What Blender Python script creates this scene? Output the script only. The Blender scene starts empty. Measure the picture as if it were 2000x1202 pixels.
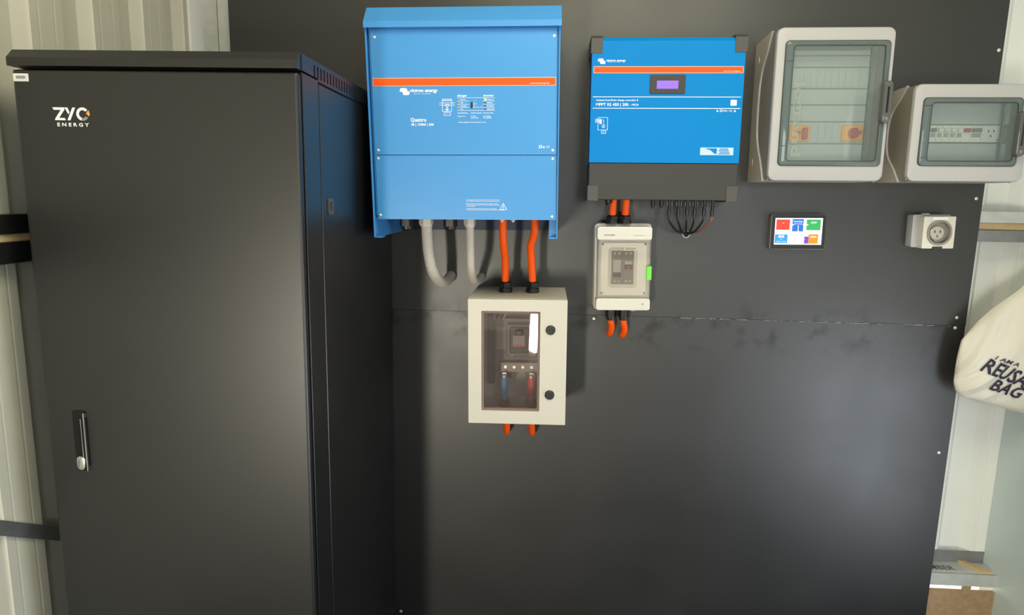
import bpy, bmesh, math, random
from mathutils import Vector, Matrix
random.seed(7)
PI = math.pi
SC = bpy.context.scene
COL = SC.collection

# ------------------------------------------------------------------ camera
cam_d = bpy.data.cameras.new('camera')
cam = bpy.data.objects.new('camera', cam_d)
COL.objects.link(cam)
cam_d.sensor_fit = 'HORIZONTAL'
cam_d.sensor_width = 36.0
cam_d.lens = 36.0 * 1281.39 / 2000.0
cam_d.clip_start = 0.02
PITCH, YAW, ROLL = 0.1665, 0.0503, -0.02
fwd = Vector((-math.sin(YAW) * math.cos(PITCH), math.cos(YAW) * math.cos(PITCH), -math.sin(PITCH)))
rgt = fwd.cross(Vector((0, 0, 1))).normalized()
dwn = fwd.cross(rgt)
r2 = math.cos(ROLL) * rgt + math.sin(ROLL) * dwn
d2 = -math.sin(ROLL) * rgt + math.cos(ROLL) * dwn
cam.matrix_world = Matrix(((r2.x, -d2.x, -fwd.x, 0.0), (r2.y, -d2.y, -fwd.y, -2.1264),
                           (r2.z, -d2.z, -fwd.z, 1.5), (0, 0, 0, 1)))
SC.camera = cam

# ------------------------------------------------------------------ sky, sun, doorway light, exposure
vs = SC.view_settings
SC.display_settings.display_device = 'sRGB'
vs.view_transform = 'Standard'
vs.look = 'None'
vs.gamma = 1.0
vs.use_curve_mapping = False
vs.exposure = 0.0

world = bpy.data.worlds.new('sky')
SC.world = world
world.use_nodes = True
wn = world.node_tree
wn.nodes.clear()
sky = wn.nodes.new('ShaderNodeTexSky')
sky.sky_type = 'NISHITA'
sky.sun_disc = False
sky.sun_elevation = math.radians(52)
sky.sun_rotation = math.radians(20)
bg = wn.nodes.new('ShaderNodeBackground')
bg.inputs['Strength'].default_value = 0.025
wo = wn.nodes.new('ShaderNodeOutputWorld')
wn.links.new(sky.outputs[0], bg.inputs['Color'])
wn.links.new(bg.outputs[0], wo.inputs['Surface'])

def light(name, kind, loc, energy, color, aim=None, size=None, size_y=None):
    d = bpy.data.lights.new(name, kind)
    d.energy = energy
    d.color = color
    if kind == 'AREA':
        d.shape = 'RECTANGLE'
        d.size = size
        d.size_y = size_y
    o = bpy.data.objects.new(name, d)
    o.location = loc
    if aim is not None:
        o.rotation_euler = Vector(aim).to_track_quat('-Z', 'Z').to_euler()
    COL.objects.link(o)
    return o

sun = light('sun', 'SUN', (2, 4, 6), 11.0, (1.0, 0.93, 0.82), aim=(-0.22, -0.60, -0.80))
sun.data.angle = math.radians(0.6)
# the open doorway behind the camera: portal for the sky, and the glare of the sunlit yard low at its left
portal = light('doorway_sky', 'AREA', (0.17, -4.16, 1.08), 1.0, (1, 1, 1), aim=(0, 1, 0), size=2.7, size_y=2.16)
portal.data.cycles.is_portal = True
yard = light('yard_glare', 'AREA', (-1.09, -4.45, 0.38), 74.0, (1.0, 0.92, 0.76), aim=(0.17, 1, 0.10), size=0.20, size_y=0.72)
yard_sky = light('yard_sky', 'AREA', (1.10, -4.45, 1.75), 19.0, (0.86, 0.94, 1.0), aim=(0.0, 1, -0.1), size=0.8, size_y=0.7)
# added fills: warm one under the roof, bluish pair at an invented side opening
roof = light('roof_fill', 'AREA', (0.30, -1.40, 2.60), 25.0, (1.0, 0.94, 0.68), aim=(0, 0.01, -1), size=1.2, size_y=1.0)
side = light('side_fill', 'AREA', (1.64, -1.22, 0.42), 16.0, (0.66, 0.80, 1.0), aim=(-1, 0, 0), size=0.9, size_y=0.85)
sideh = light('side_fill_upper', 'AREA', (1.64, -1.50, 1.75), 0.9, (0.55, 0.75, 1.0), aim=(-1, 0, 0), size=0.8, size_y=0.4)

# ------------------------------------------------------------------ materials
MATS = {}
def mat(name, color, rough=0.5, metal=0.0, spec=0.5, grain=0.0, scale=60.0, bump=0.0, emit=0.0, coat=0.0):
    m = bpy.data.materials.new(name)
    m.use_nodes = True
    nt = m.node_tree
    b = nt.nodes['Principled BSDF']
    b.inputs['Roughness'].default_value = rough
    b.inputs['Metallic'].default_value = metal
    b.inputs['Specular IOR Level'].default_value = spec
    b.inputs['Coat Weight'].default_value = coat
    tc = nt.nodes.new('ShaderNodeTexCoord')
    nz = nt.nodes.new('ShaderNodeTexNoise')
    nz.inputs['Scale'].default_value = scale
    nz.inputs['Detail'].default_value = 4.0
    nt.links.new(tc.outputs['Object'], nz.inputs['Vector'])
    mx = nt.nodes.new('ShaderNodeMix')
    mx.data_type = 'RGBA'
    g = max(grain, 0.03)
    mx.inputs[6].default_value = (*[c * (1 - g) for c in color], 1)
    mx.inputs[7].default_value = (*[min(1, c * (1 + g)) for c in color], 1)
    nt.links.new(nz.outputs['Fac'], mx.inputs[0])
    nt.links.new(mx.outputs[2], b.inputs['Base Color'])
    if emit:
        nt.links.new(mx.outputs[2], b.inputs['Emission Color'])
        b.inputs['Emission Strength'].default_value = emit
    if bump:
        bp = nt.nodes.new('ShaderNodeBump')
        bp.inputs['Strength'].default_value = bump
        bp.inputs['Distance'].default_value = 0.002
        nt.links.new(nz.outputs['Fac'], bp.inputs['Height'])
        nt.links.new(bp.outputs[0], b.inputs['Normal'])
    MATS[name] = m
    return m

def clear(name, tint, haze=0.0, haze_col=(0.6, 0.65, 0.65), rough=0.03, ior=1.45):
    m = bpy.data.materials.new(name)
    m.use_nodes = True
    nt = m.node_tree
    nt.nodes.clear()
    out = nt.nodes.new('ShaderNodeOutputMaterial')
    tr = nt.nodes.new('ShaderNodeBsdfTransparent')
    tr.inputs['Color'].default_value = (*tint, 1)
    df = nt.nodes.new('ShaderNodeBsdfDiffuse')
    df.inputs['Color'].default_value = (*haze_col, 1)
    m1 = nt.nodes.new('ShaderNodeMixShader')
    m1.inputs[0].default_value = haze
    nt.links.new(tr.outputs[0], m1.inputs[1])
    nt.links.new(df.outputs[0], m1.inputs[2])
    gl = nt.nodes.new('ShaderNodeBsdfGlossy')
    gl.inputs['Roughness'].default_value = rough
    fr = nt.nodes.new('ShaderNodeFresnel')
    fr.inputs['IOR'].default_value = ior
    m2 = nt.nodes.new('ShaderNodeMixShader')
    nt.links.new(fr.outputs[0], m2.inputs[0])
    nt.links.new(m1.outputs[0], m2.inputs[1])
    nt.links.new(gl.outputs[0], m2.inputs[2])
    nt.links.new(m2.outputs[0], out.inputs['Surface'])
    MATS[name] = m
    return m

def board_material():
    """dark phenolic board: fine speckle, cloudy wear and a few scuffs of its own"""
    m = mat('board', (0.0075, 0.0075, 0.0075), 0.44, spec=1.0, grain=0.10, scale=900)
    nt = m.node_tree
    b = nt.nodes['Principled BSDF']
    tc = nt.nodes['Texture Coordinate']
    n2 = nt.nodes.new('ShaderNodeTexNoise')
    n2.inputs['Scale'].default_value = 3.5
    n2.inputs['Detail'].default_value = 6
    n2.inputs['Roughness'].default_value = 0.6
    nt.links.new(tc.outputs['Object'], n2.inputs['Vector'])
    mr = nt.nodes.new('ShaderNodeMapRange')
    mr.inputs['From Min'].default_value = 0.3
    mr.inputs['From Max'].default_value = 0.7
    mr.inputs['To Min'].default_value = 0.40
    mr.inputs['To Max'].default_value = 0.48
    nt.links.new(n2.outputs['Fac'], mr.inputs['Value'])
    nt.links.new(mr.outputs[0], b.inputs['Roughness'])
    # handling marks close to the joint between the two boards (z of the joint is about 1.14)
    sep = nt.nodes.new('ShaderNodeSeparateXYZ')
    geo = nt.nodes.new('ShaderNodeNewGeometry')
    nt.links.new(geo.outputs['Position'], sep.inputs[0])
    d = nt.nodes.new('ShaderNodeMath'); d.operation = 'SUBTRACT'
    nt.links.new(sep.outputs['Z'], d.inputs[0]); d.inputs[1].default_value = 1.09
    ab = nt.nodes.new('ShaderNodeMath'); ab.operation = 'ABSOLUTE'
    nt.links.new(d.outputs[0], ab.inputs[0])
    band = nt.nodes.new('ShaderNodeMapRange')
    band.inputs['From Min'].default_value = 0.02; band.inputs['From Max'].default_value = 0.10
    band.inputs['To Min'].default_value = 1.0; band.inputs['To Max'].default_value = 0.0
    nt.links.new(ab.outputs[0], band.inputs['Value'])
    n3 = nt.nodes.new('ShaderNodeTexNoise')
    n3.inputs['Scale'].default_value = 13.0; n3.inputs['Detail'].default_value = 3.0
    nt.links.new(tc.outputs['Object'], n3.inputs['Vector'])
    th = nt.nodes.new('ShaderNodeMapRange')
    th.inputs['From Min'].default_value = 0.53; th.inputs['From Max'].default_value = 0.72
    nt.links.new(n3.outputs['Fac'], th.inputs['Value'])
    mu = nt.nodes.new('ShaderNodeMath'); mu.operation = 'MULTIPLY'
    nt.links.new(band.outputs[0], mu.inputs[0]); nt.links.new(th.outputs[0], mu.inputs[1])
    mu2 = nt.nodes.new('ShaderNodeMath'); mu2.operation = 'MULTIPLY'
    nt.links.new(mu.outputs[0], mu2.inputs[0]); mu2.inputs[1].default_value = 0.45
    sp = nt.nodes.new('ShaderNodeMapRange')
    sp.inputs['To Min'].default_value = 1.0; sp.inputs['To Max'].default_value = 0.55
    nt.links.new(mu.outputs[0], sp.inputs['Value'])
    nt.links.new(sp.outputs[0], b.inputs['Specular IOR Level'])
    old = b.inputs['Base Color'].links[0].from_socket
    mx = nt.nodes.new('ShaderNodeMix'); mx.data_type = 'RGBA'
    nt.links.new(mu2.outputs[0], mx.inputs[0])
    nt.links.new(old, mx.inputs[6])
    mx.inputs[7].default_value = (0.004, 0.004, 0.005, 1)
    nt.links.new(mx.outputs[2], b.inputs['Base Color'])
    return m

BOARD = board_material()
CREAM = mat('cream_steel_sheet', (0.66, 0.64, 0.55), 0.45, grain=0.06, scale=8)
WHITE_SHEET = mat('offwhite_steel_sheet', (0.83, 0.85, 0.84), 0.45, grain=0.05, scale=8)
GALV = mat('galvanised_steel', (0.66, 0.68, 0.67), 0.38, metal=0.5, grain=0.18, scale=35)
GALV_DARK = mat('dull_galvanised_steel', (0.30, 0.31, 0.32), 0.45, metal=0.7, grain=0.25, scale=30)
TIMBER = mat('pine', (0.55, 0.40, 0.22), 0.7, grain=0.2, scale=25)
GREYGREEN = mat('grey_green_sheet', (0.60, 0.70, 0.71), 0.5, grain=0.08, scale=6)
CONCRETE = mat('concrete', (0.05, 0.047, 0.045), 0.85, grain=0.2, scale=18, bump=0.3)
EARTH = mat('sandy_earth', (0.62, 0.56, 0.46), 0.95, grain=0.25, scale=40, bump=0.6)
BROWN = mat('brown_kickboard', (0.36, 0.24, 0.14), 0.85, grain=0.3, scale=60)
CAB = mat('cabinet_powder_coat', (0.0060, 0.0060, 0.0060), 0.37, spec=0.8, grain=0.12, scale=1200, bump=0.05)
CAB_SIDE = CAB
BLACK = mat('black_plastic', (0.010, 0.010, 0.010), 0.38)
DEEP = mat('black_recess', (0.004, 0.004, 0.004), 0.9)
CHARCOAL = mat('charcoal_plastic', (0.032, 0.031, 0.029), 0.5, grain=0.1, scale=800)
CORNER = mat('grey_rubber', (0.070, 0.067, 0.062), 0.55, grain=0.1, scale=600)
BLUE = mat('blue_powder_coat', (0.055, 0.285, 0.68), 0.36, grain=0.05, scale=700)
BLUE2 = mat('blue_lacquer', (0.002, 0.215, 0.60), 0.42, spec=0.12, grain=0.04, scale=700)
NAVY = mat('navy_steel', (0.006, 0.018, 0.055), 0.5)
ORANGE = mat('orange_stripe', (1.0, 0.095, 0.004), 0.45, spec=0.3)
CABLE = mat('orange_cable_sheath', (1.0, 0.105, 0.002), 0.5, spec=0.3, grain=0.05, scale=300)
PRINT = mat('white_print', (0.92, 0.94, 0.95), 0.5)
PALE = mat('pale_blue_edge', (0.62, 0.42, 0.36), 0.5)
CHROME = mat('bright_steel', (0.85, 0.85, 0.83), 0.18, metal=1.0)
SCREWM = mat('zinc_screw', (0.80, 0.78, 0.70), 0.35, metal=0.6)
BOX = mat('cream_enclosure', (0.59, 0.565, 0.505), 0.42, grain=0.04, scale=300)
NWHITE = mat('offwhite_plastic', (0.66, 0.64, 0.58), 0.30, grain=0.03)
NFRAME = mat('ivory_plastic', (0.86, 0.83, 0.77), 0.38, grain=0.03)
EGREY = mat('light_grey_plastic', (0.42, 0.42, 0.435), 0.42, grain=0.06, scale=500)
EBASE = mat('warm_grey_plastic', (0.52, 0.48, 0.42), 0.45, grain=0.06, scale=500)
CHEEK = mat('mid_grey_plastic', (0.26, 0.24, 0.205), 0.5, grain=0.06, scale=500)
INNER = mat('grey_cover', (0.52, 0.58, 0.575), 0.5, grain=0.05)
CONDUIT = mat('grey_conduit', (0.62, 0.58, 0.52), 0.45, grain=0.05)
ORANGE_PLATE = mat('amber_plate', (1.0, 0.43, 0.015), 0.45)
RED = mat('red_plastic', (0.55, 0.02, 0.03), 0.35)
REDSLEEVE = mat('red_sleeve', (0.95, 0.045, 0.075), 0.45)
BLUESLEEVE = mat('blue_sleeve', (0.07, 0.29, 0.60), 0.45)
BRK = mat('breaker_grey', (0.19, 0.175, 0.165), 0.5)
BRK_DARK = mat('breaker_charcoal', (0.030, 0.028, 0.027), 0.45)
LABELGREY = mat('breaker_label', (0.42, 0.39, 0.36), 0.6)
BRWHITE = mat('breaker_white', (0.85, 0.90, 0.84), 0.45)
GREEN = mat('green_sticker', (0.16, 0.72, 0.06), 0.5)
CLOTH = mat('calico', (0.68, 0.65, 0.57), 0.9, grain=0.06, scale=250, bump=0.2)
INK = mat('navy_ink', (0.020, 0.018, 0.045), 0.8)
TEXTGREY = mat('grey_print', (0.12, 0.12, 0.12), 0.6)
STICKER = mat('white_sticker', (0.72, 0.72, 0.72), 0.5)
GREYPRINT = mat('mid_grey_print', (0.28, 0.28, 0.28), 0.6)
AMBER = mat('logo_amber', (0.85, 0.40, 0.06), 0.5)
LEDGREEN = mat('green_led', (0.35, 0.95, 0.10), 0.4, emit=0.9)
LEDYEL = mat('yellow_led_off', (0.42, 0.40, 0.10), 0.4)
LEDRED = mat('red_led_off', (0.16, 0.05, 0.16), 0.4)
LCD = mat('violet_lcd', (0.20, 0.10, 0.62), 0.4, emit=0.6)
S_WHITE = mat('screen_white', (0.95, 0.97, 1.0), 0.3, emit=0.5)
S_RED = mat('screen_red', (0.80, 0.05, 0.025), 0.3, emit=0.5)
S_BLUE = mat('screen_blue', (0.02, 0.14, 0.55), 0.3, emit=0.5)
S_LBLUE = mat('screen_light_blue', (0.03, 0.26, 0.68), 0.3, emit=0.5)
S_GREEN = mat('screen_green', (0.03, 0.38, 0.10), 0.3, emit=0.5)
S_ORANGE = mat('screen_orange', (0.90, 0.24, 0.01), 0.3, emit=0.5)
S_PURPLE = mat('screen_purple', (0.14, 0.06, 0.50), 0.3, emit=0.5)
RUBBER_RED = mat('red_cable_sheath', (0.30, 0.08, 0.07), 0.5)
GASKET = mat('brown_gasket', (0.20, 0.135, 0.115), 0.6)
MC4 = mat('glossy_black', (0.02, 0.02, 0.02), 0.2)
PANE = clear('clear_pane', (0.92, 0.88, 0.87), haze=0.11, haze_col=(0.52, 0.43, 0.39))  # brownish haze in the colour stands for reflections of the outside
SMOKE = clear('smoked_pane', (0.95, 0.97, 0.97), haze=0.13, haze_col=(0.46, 0.54, 0.54))
SMOKE2 = clear('smoked_rim', (0.42, 0.52, 0.53), haze=0.30, haze_col=(0.34, 0.42, 0.43))
HANDLE = clear('smoked_handle', (0.30, 0.33, 0.33), haze=0.35, haze_col=(0.28, 0.29, 0.28))
CLEAR = clear('clear_lid', (0.98, 0.975, 0.97), haze=0.035, haze_col=(0.7, 0.68, 0.62))

# ------------------------------------------------------------------ mesh helpers
def new_bm():
    return bmesh.new()

def obj(name, bm, m, parent=None, smooth=False, loc=None):
    me = bpy.data.meshes.new(name)
    bmesh.ops.recalc_face_normals(bm, faces=bm.faces[:])
    bm.to_mesh(me)
    bm.free()
    me.materials.append(m)
    if smooth:
        for p in me.polygons:
            p.use_smooth = True
        try:
            me.set_sharp_from_angle(angle=math.radians(38))
        except Exception:
            pass
    o = bpy.data.objects.new(name, me)
    COL.objects.link(o)
    if parent is not None:
        o.parent = parent
    if loc is not None:
        o.location = loc
    return o

def obj_loose(name, bm, m, parent=None, smooth=False):
    """every connected piece of the mesh becomes a part of its own, named alike"""
    left = set(bm.verts)
    while left:
        st = [left.pop()]
        comp = {st[0]}
        while st:
            v = st.pop()
            for e in v.link_edges:
                o_ = e.other_vert(v)
                if o_ in left:
                    left.discard(o_)
                    comp.add(o_)
                    st.append(o_)
        nb_ = new_bm()
        mp_ = {v: nb_.verts.new(v.co) for v in comp}
        for f in {f for v in comp for f in v.link_faces}:
            nb_.faces.new([mp_[v] for v in f.verts])
        obj(name, nb_, m, parent, smooth)
    bm.free()

def tag(o, label, cat, group=None):
    o['label'] = label
    o['category'] = cat
    if group:
        o['group'] = group
    return o

def struct(o, label=None):
    o['kind'] = 'structure'
    if label:
        o['label'] = label
    return o

def thing(name, label, cat, loc=(0, 0, 0), tilt=0.0, group=None):
    o = bpy.data.objects.new(name, None)
    o.empty_display_size = 0.05
    COL.objects.link(o)
    o.location = loc
    o.rotation_euler = (0, -math.radians(tilt), 0)
    return tag(o, label, cat, group)

def mount(name, label, cat, cx, cz, w, h, tilt, group=None):
    """a thing hung on the board: origin at the lower left corner of its face, on the board"""
    a = math.radians(tilt)
    x = cx - (math.cos(a) * w / 2 - math.sin(a) * h / 2)
    z = cz - (math.sin(a) * w / 2 + math.cos(a) * h / 2)
    return thing(name, label, cat, (x, 0, z), tilt, group)

def box(bm, x0, x1, y0, y1, z0, z1, bev=0.0, seg=2):
    vs_ = [bm.verts.new((x, y, z)) for x in (x0, x1) for y in (y0, y1) for z in (z0, z1)]
    fs = []
    for f in ((0, 1, 3, 2), (4, 6, 7, 5), (0, 4, 5, 1), (2, 3, 7, 6), (0, 2, 6, 4), (1, 5, 7, 3)):
        fs.append(bm.faces.new([vs_[i] for i in f]))
    if bev > 0:
        es = list({e for f in fs for e in f.edges})
        bmesh.ops.bevel(bm, geom=es, offset=bev, segments=seg, profile=0.5, affect='EDGES')
    return bm

def B(*a, **k):
    return box(new_bm(), *a, **k)

def prism(bm, pts, axis, a, b):
    """polygon pts (2D) extruded along an axis: 'x': (y,z), 'y': (x,z), 'z': (x,y)"""
    def mk(p, t):
        return {'x': (t, p[0], p[1]), 'y': (p[0], t, p[1]), 'z': (p[0], p[1], t)}[axis]
    va = [bm.verts.new(mk(p, a)) for p in pts]
    vb = [bm.verts.new(mk(p, b)) for p in pts]
    n = len(pts)
    bm.faces.new(va)
    bm.faces.new(vb[::-1])
    for i in range(n):
        bm.faces.new((va[i], vb[i], vb[(i + 1) % n], va[(i + 1) % n]))
    return bm

def rrect(x0, x1, z0, z1, r, n=5):
    pts = []
    for cx, cz, a0 in ((x1 - r, z1 - r, 0), (x0 + r, z1 - r, 90), (x0 + r, z0 + r, 180), (x1 - r, z0 + r, 270)):
        for i in range(n + 1):
            a = math.radians(a0 + 90 * i / n)
            pts.append((cx + r * math.cos(a), cz + r * math.sin(a)))
    return pts

def rbox(bm, x0, x1, y0, y1, z0, z1, r=0.01, edge=0.0):
    """rounded-rectangle slab, y1 is the back, y0 the front; edge rounds the front rim"""
    loops = [(y1, 0.0)]
    if edge > 0:
        loops += [(y0 + edge, 0.0), (y0 + edge * 0.3, edge * 0.3), (y0, edge)]
    else:
        loops += [(y0, 0.0)]
    rings = []
    for y, ins in loops:
        rings.append([bm.verts.new((p[0], y, p[1])) for p in
                      rrect(x0 + ins, x1 - ins, z0 + ins, z1 - ins, max(r - ins, 0.0005))])
    n = len(rings[0])
    bm.faces.new(rings[0])
    bm.faces.new(rings[-1][::-1])
    for a, b in zip(rings, rings[1:]):
        for i in range(n):
            bm.faces.new((a[i], b[i], b[(i + 1) % n], a[(i + 1) % n]))
    return bm

def frame(bm, o, i, y0, y1, ro=0.01, ri=0.005, edge=0.0, slope=0.0):
    """ring between an outer and an inner rounded rectangle (x0,x1,z0,z1); y0 front, y1 back"""
    def ring(rect, r, y, ins=0.0):
        return [bm.verts.new((p[0], y, p[1])) for p in
                rrect(rect[0] + ins, rect[1] - ins, rect[2] + ins, rect[3] - ins, max(r - ins, 0.0005))]
    loops = [ring(o, ro, y1)]
    if edge > 0:
        loops += [ring(o, ro, y0 + edge), ring(o, ro, y0 + 0.3 * edge, 0.3 * edge), ring(o, ro, y0, edge)]
    else:
        loops += [ring(o, ro, y0)]
    loops += [ring(i, ri, y0, -slope), ring(i, ri, y1)]
    n = len(loops[0])
    loops.append(loops[0])
    for a, b in zip(loops, loops[1:]):
        for k in range(n):
            bm.faces.new((a[k], b[k], b[(k + 1) % n], a[(k + 1) % n]))
    return bm

def cyl(bm, p0, p1, r0, r1=None, n=20, cap=True):
    r1 = r0 if r1 is None else r1
    p0, p1 = Vector(p0), Vector(p1)
    d = (p1 - p0).normalized()
    u = d.orthogonal().normalized()
    v = d.cross(u)
    ra = [bm.verts.new(p0 + r0 * (math.cos(2 * PI * i / n) * u + math.sin(2 * PI * i / n) * v)) for i in range(n)]
    rb = [bm.verts.new(p1 + r1 * (math.cos(2 * PI * i / n) * u + math.sin(2 * PI * i / n) * v)) for i in range(n)]
    for i in range(n):
        bm.faces.new((ra[i], ra[(i + 1) % n], rb[(i + 1) % n], rb[i]))
    if cap:
        bm.faces.new(ra[::-1])
        bm.faces.new(rb)
    return bm

def lathe(bm, origin, axis, prof, n=24):
    """prof: (distance along axis, radius); closed at both ends"""
    o, d = Vector(origin), Vector(axis).normalized()
    u = d.orthogonal().normalized()
    v = d.cross(u)
    rings = [[bm.verts.new(o + d * t + max(r, 1e-5) * (math.cos(2 * PI * i / n) * u + math.sin(2 * PI * i / n) * v))
              for i in range(n)] for t, r in prof]
    for a, b in zip(rings, rings[1:]):
        for i in range(n):
            bm.faces.new((a[i], a[(i + 1) % n], b[(i + 1) % n], b[i]))
    bm.faces.new(rings[0][::-1])
    bm.faces.new(rings[-1])
    return bm

def smooth_path(pts, step=0.004):
    P = [Vector(p) for p in pts]
    P = [2 * P[0] - P[1]] + P + [2 * P[-1] - P[-2]]
    out = []
    for i in range(1, len(P) - 2):
        a, b, c, d = P[i - 1:i + 3]
        m = max(2, int((c - b).length / step))
        for k in range(m):
            t = k / m
            out.append(0.5 * ((2 * b) + (c - a) * t + (2 * a - 5 * b + 4 * c - d) * t * t + (3 * b - a - 3 * c + d) * t ** 3))
    out.append(P[-2])
    return out

def tube(bm, pts, r, n=14, step=0.004, ridge=0.0):
    path = smooth_path(pts, step)
    u = None
    rings = []
    for i, p in enumerate(path):
        d = (path[min(i + 1, len(path) - 1)] - path[max(i - 1, 0)]).normalized()
        if u is None:
            u = d.orthogonal().normalized()
        u = (u - d * u.dot(d)).normalized()
        v = d.cross(u)
        rr = r * (1 - ridge) if (i % 2 and ridge) else r
        rings.append([bm.verts.new(p + rr * (math.cos(2 * PI * k / n) * u + math.sin(2 * PI * k / n) * v)) for k in range(n)])
    for a, b in zip(rings, rings[1:]):
        for k in range(n):
            bm.faces.new((a[k], a[(k + 1) % n], b[(k + 1) % n], b[k]))
    bm.faces.new(rings[0][::-1])
    bm.faces.new(rings[-1])
    return bm

def hexnut(bm, c, r, z0, z1, rot=0.0):
    pts = [(c[0] + r * math.cos(rot + PI / 3 * i), c[1] + r * math.sin(rot + PI / 3 * i)) for i in range(6)]
    return prism(bm, pts, 'z', z0, z1)

FONT = {}
def text(bm, s, x, z, y, w=None, h=0.01, bold=0.0, align='L', rot=0.0, shear=0.0, depth=0.0004, fit=None):
    """flat lettering facing -Y: lower left corner at (x, z), cap height h, optional total width w"""
    cu = bpy.data.curves.new('t', 'FONT')
    cu.body = s
    cu.size = 1.0
    cu.offset = bold
    cu.resolution_u = 2
    cu.shear = shear
    ob = bpy.data.objects.new('t', cu)
    me = bpy.data.meshes.new_from_object(ob)
    if len(me.vertices) == 0:
        return bm
    xs = [v.co.x for v in me.vertices]
    x0, x1 = min(xs), max(xs)
    sz = h / 0.70
    sx = (w / (x1 - x0)) if w else sz
    off = {'L': 0.0, 'C': -(x1 - x0) / 2, 'R': -(x1 - x0)}[align]
    ca, sa = math.cos(rot), math.sin(rot)
    vv = []
    for v in me.vertices:
        a, b = (v.co.x - x0 + off) * sx, v.co.y * sz
        px, pz = x + ca * a - sa * b, z + sa * a + ca * b
        vv.append(bm.verts.new((px, fit(px, pz) if fit else y, pz)))
    for p in me.polygons:
        try:
            bm.faces.new([vv[i] for i in p.vertices])
        except ValueError:
            pass
    bpy.data.meshes.remove(me)
    bpy.data.objects.remove(ob)
    bpy.data.curves.remove(cu)
    return bm

def skew(bm, k):
    for v in bm.verts:
        v.co.x += k * v.co.z
    return bm

def quad(bm, x0, x1, z0, z1, y, t=0.0006):
    return box(bm, x0, x1, y, y + t, z0, z1)

def line(bm, pts, w, y, t=0.0006, closed=False):
    """flat printed stroke through 2D points"""
    n = len(pts)
    for i in range(n if closed else n - 1):
        a, b = Vector(pts[i]), Vector(pts[(i + 1) % n])
        d = (b - a)
        if d.length < 1e-7:
            continue
        d.normalize()
        q = Vector((-d.y, d.x)) * w / 2
        e = d * w / 2
        p = [a - e + q, a - e - q, b + e - q, b + e + q]
        prism(bm, [(v.x, v.y) for v in p], 'y', y - 0.00003 * (i + 1), y + t)
    return bm

def poly(bm, pts, y, t=0.0006):
    return prism(bm, pts, 'y', y, y + t)

# ================================================================== THE SHED
GND = 0.0
FRONT = -4.2
floor = struct(obj('floor', B(-1.25, 1.62, FRONT, 0.02, -0.10, 0.0), CONCRETE), 'grey concrete floor slab of the shed')
ground = struct(obj('ground', B(-14, 14, -16, 14, -0.16, -0.101), EARTH), 'bare sandy ground around the shed')

def corrugated(name, m, a0, a1, z0, z1, plane, groove0, period, axis, out):
    """steel cladding: flats on `plane`, grooves of depth .028 pushed outward; runs along axis 'x' or 'y'"""
    prof = []
    g = groove0
    while g > a0 - period:
        g -= period
    pts = []
    while g < a1 + period:
        pts += [(g - 0.058, 0), (g - 0.033, 0.028), (g + 0.033, 0.028), (g + 0.058, 0)]
        # two shallow swages on each flat
        c = g + period / 2
        pts += [(c - 0.030, 0), (c - 0.026, 0.0010), (c - 0.022, 0), (c + 0.022, 0), (c + 0.026, 0.0010), (c + 0.030, 0)]
        g += period
    pts = [p for p in pts if a0 <= p[0] <= a1]
    pts = [(a0, pts[0][1])] + pts + [(a1, pts[-1][1])]
    bm = new_bm()
    def mk(p, z, th):
        d = plane + out * (p[1] + th)
        return (p[0], d, z) if axis == 'x' else (d, p[0], z)
    L = [[bm.verts.new(mk(p, z, th)) for p in pts] for (z, th) in ((z0, 0), (z1, 0), (z1, 0.0012), (z0, 0.0012))]
    L.append(L[0])
    for A, C in zip(L, L[1:]):
        for i in range(len(pts) - 1):
            bm.faces.new((A[i], A[i + 1], C[i + 1], C[i]))
    return obj(name, bm, m)

wb = struct(corrugated('wall_back', WHITE_SHEET, -1.24, 2.0, 0.27, 2.62, 0.10, 1.467, 0.20, 'x', 1),
            'off-white ribbed steel cladding behind the dark boards')
wl = struct(corrugated('wall_left', CREAM, FRONT, 0.10, 0.0, 2.62, -1.20, -0.427, 0.222, 'y', -1),
            'cream ribbed steel cladding beside the black cabinet')
bm = new_bm()
prism(bm, [(0.098, 0), (0.098, 2.62), (FRONT, 2.62), (FRONT, 0), (-1.95, 0), (-1.95, 2.05), (-0.62, 2.05), (-0.62, 0)], 'x', 1.572, 1.60)  # opening cut in the unseen stretch for the added side fills
struct(obj('wall_right', bm, GREYGREEN), 'flat grey-green steel sheet at the right edge')
GLOWSHEET = mat('added_roof_glow', (0.85, 0.82, 0.62), 0.6, emit=0.8)  # glowing panel added out of view to go with the roof fill
struct(obj('ceiling_glow', B(-0.30, 0.90, -1.90, -0.90, 2.612, 2.619), GLOWSHEET), 'glowing panel added under the shed roof, out of view')
struct(obj('ceiling', B(-1.25, 1.62, FRONT, 0.14, 2.62, 2.66), CREAM), 'underside of the shed roof')
bm = new_bm()
prism(bm, [(-1.25, 0), (-1.18, 0), (-1.18, 2.16), (1.52, 2.16), (1.52, 0), (1.62, 0), (1.62, 2.62), (-1.25, 2.62)], 'y', FRONT - 0.03, FRONT)
struct(obj('wall_front', bm, CREAM), 'shed wall around the open doorway behind the camera')

# corner post between the left cladding and the boards
bm = new_bm()
prism(bm, [(-1.112, .095), (-1.112, .022), (-1.062, .022), (-1.062, .05), (-1.058, .05), (-1.058, .018), (-1.018, .018), (-1.018, .022),
           (-1.054, .022), (-1.054, .054), (-1.066, .054), (-1.066, .026), (-1.108, .026), (-1.108, .095)], 'z', 0.0, 2.6)
post = struct(obj('corner_post', bm, GALV), 'galvanised channel post in the corner left of the boards')

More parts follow.
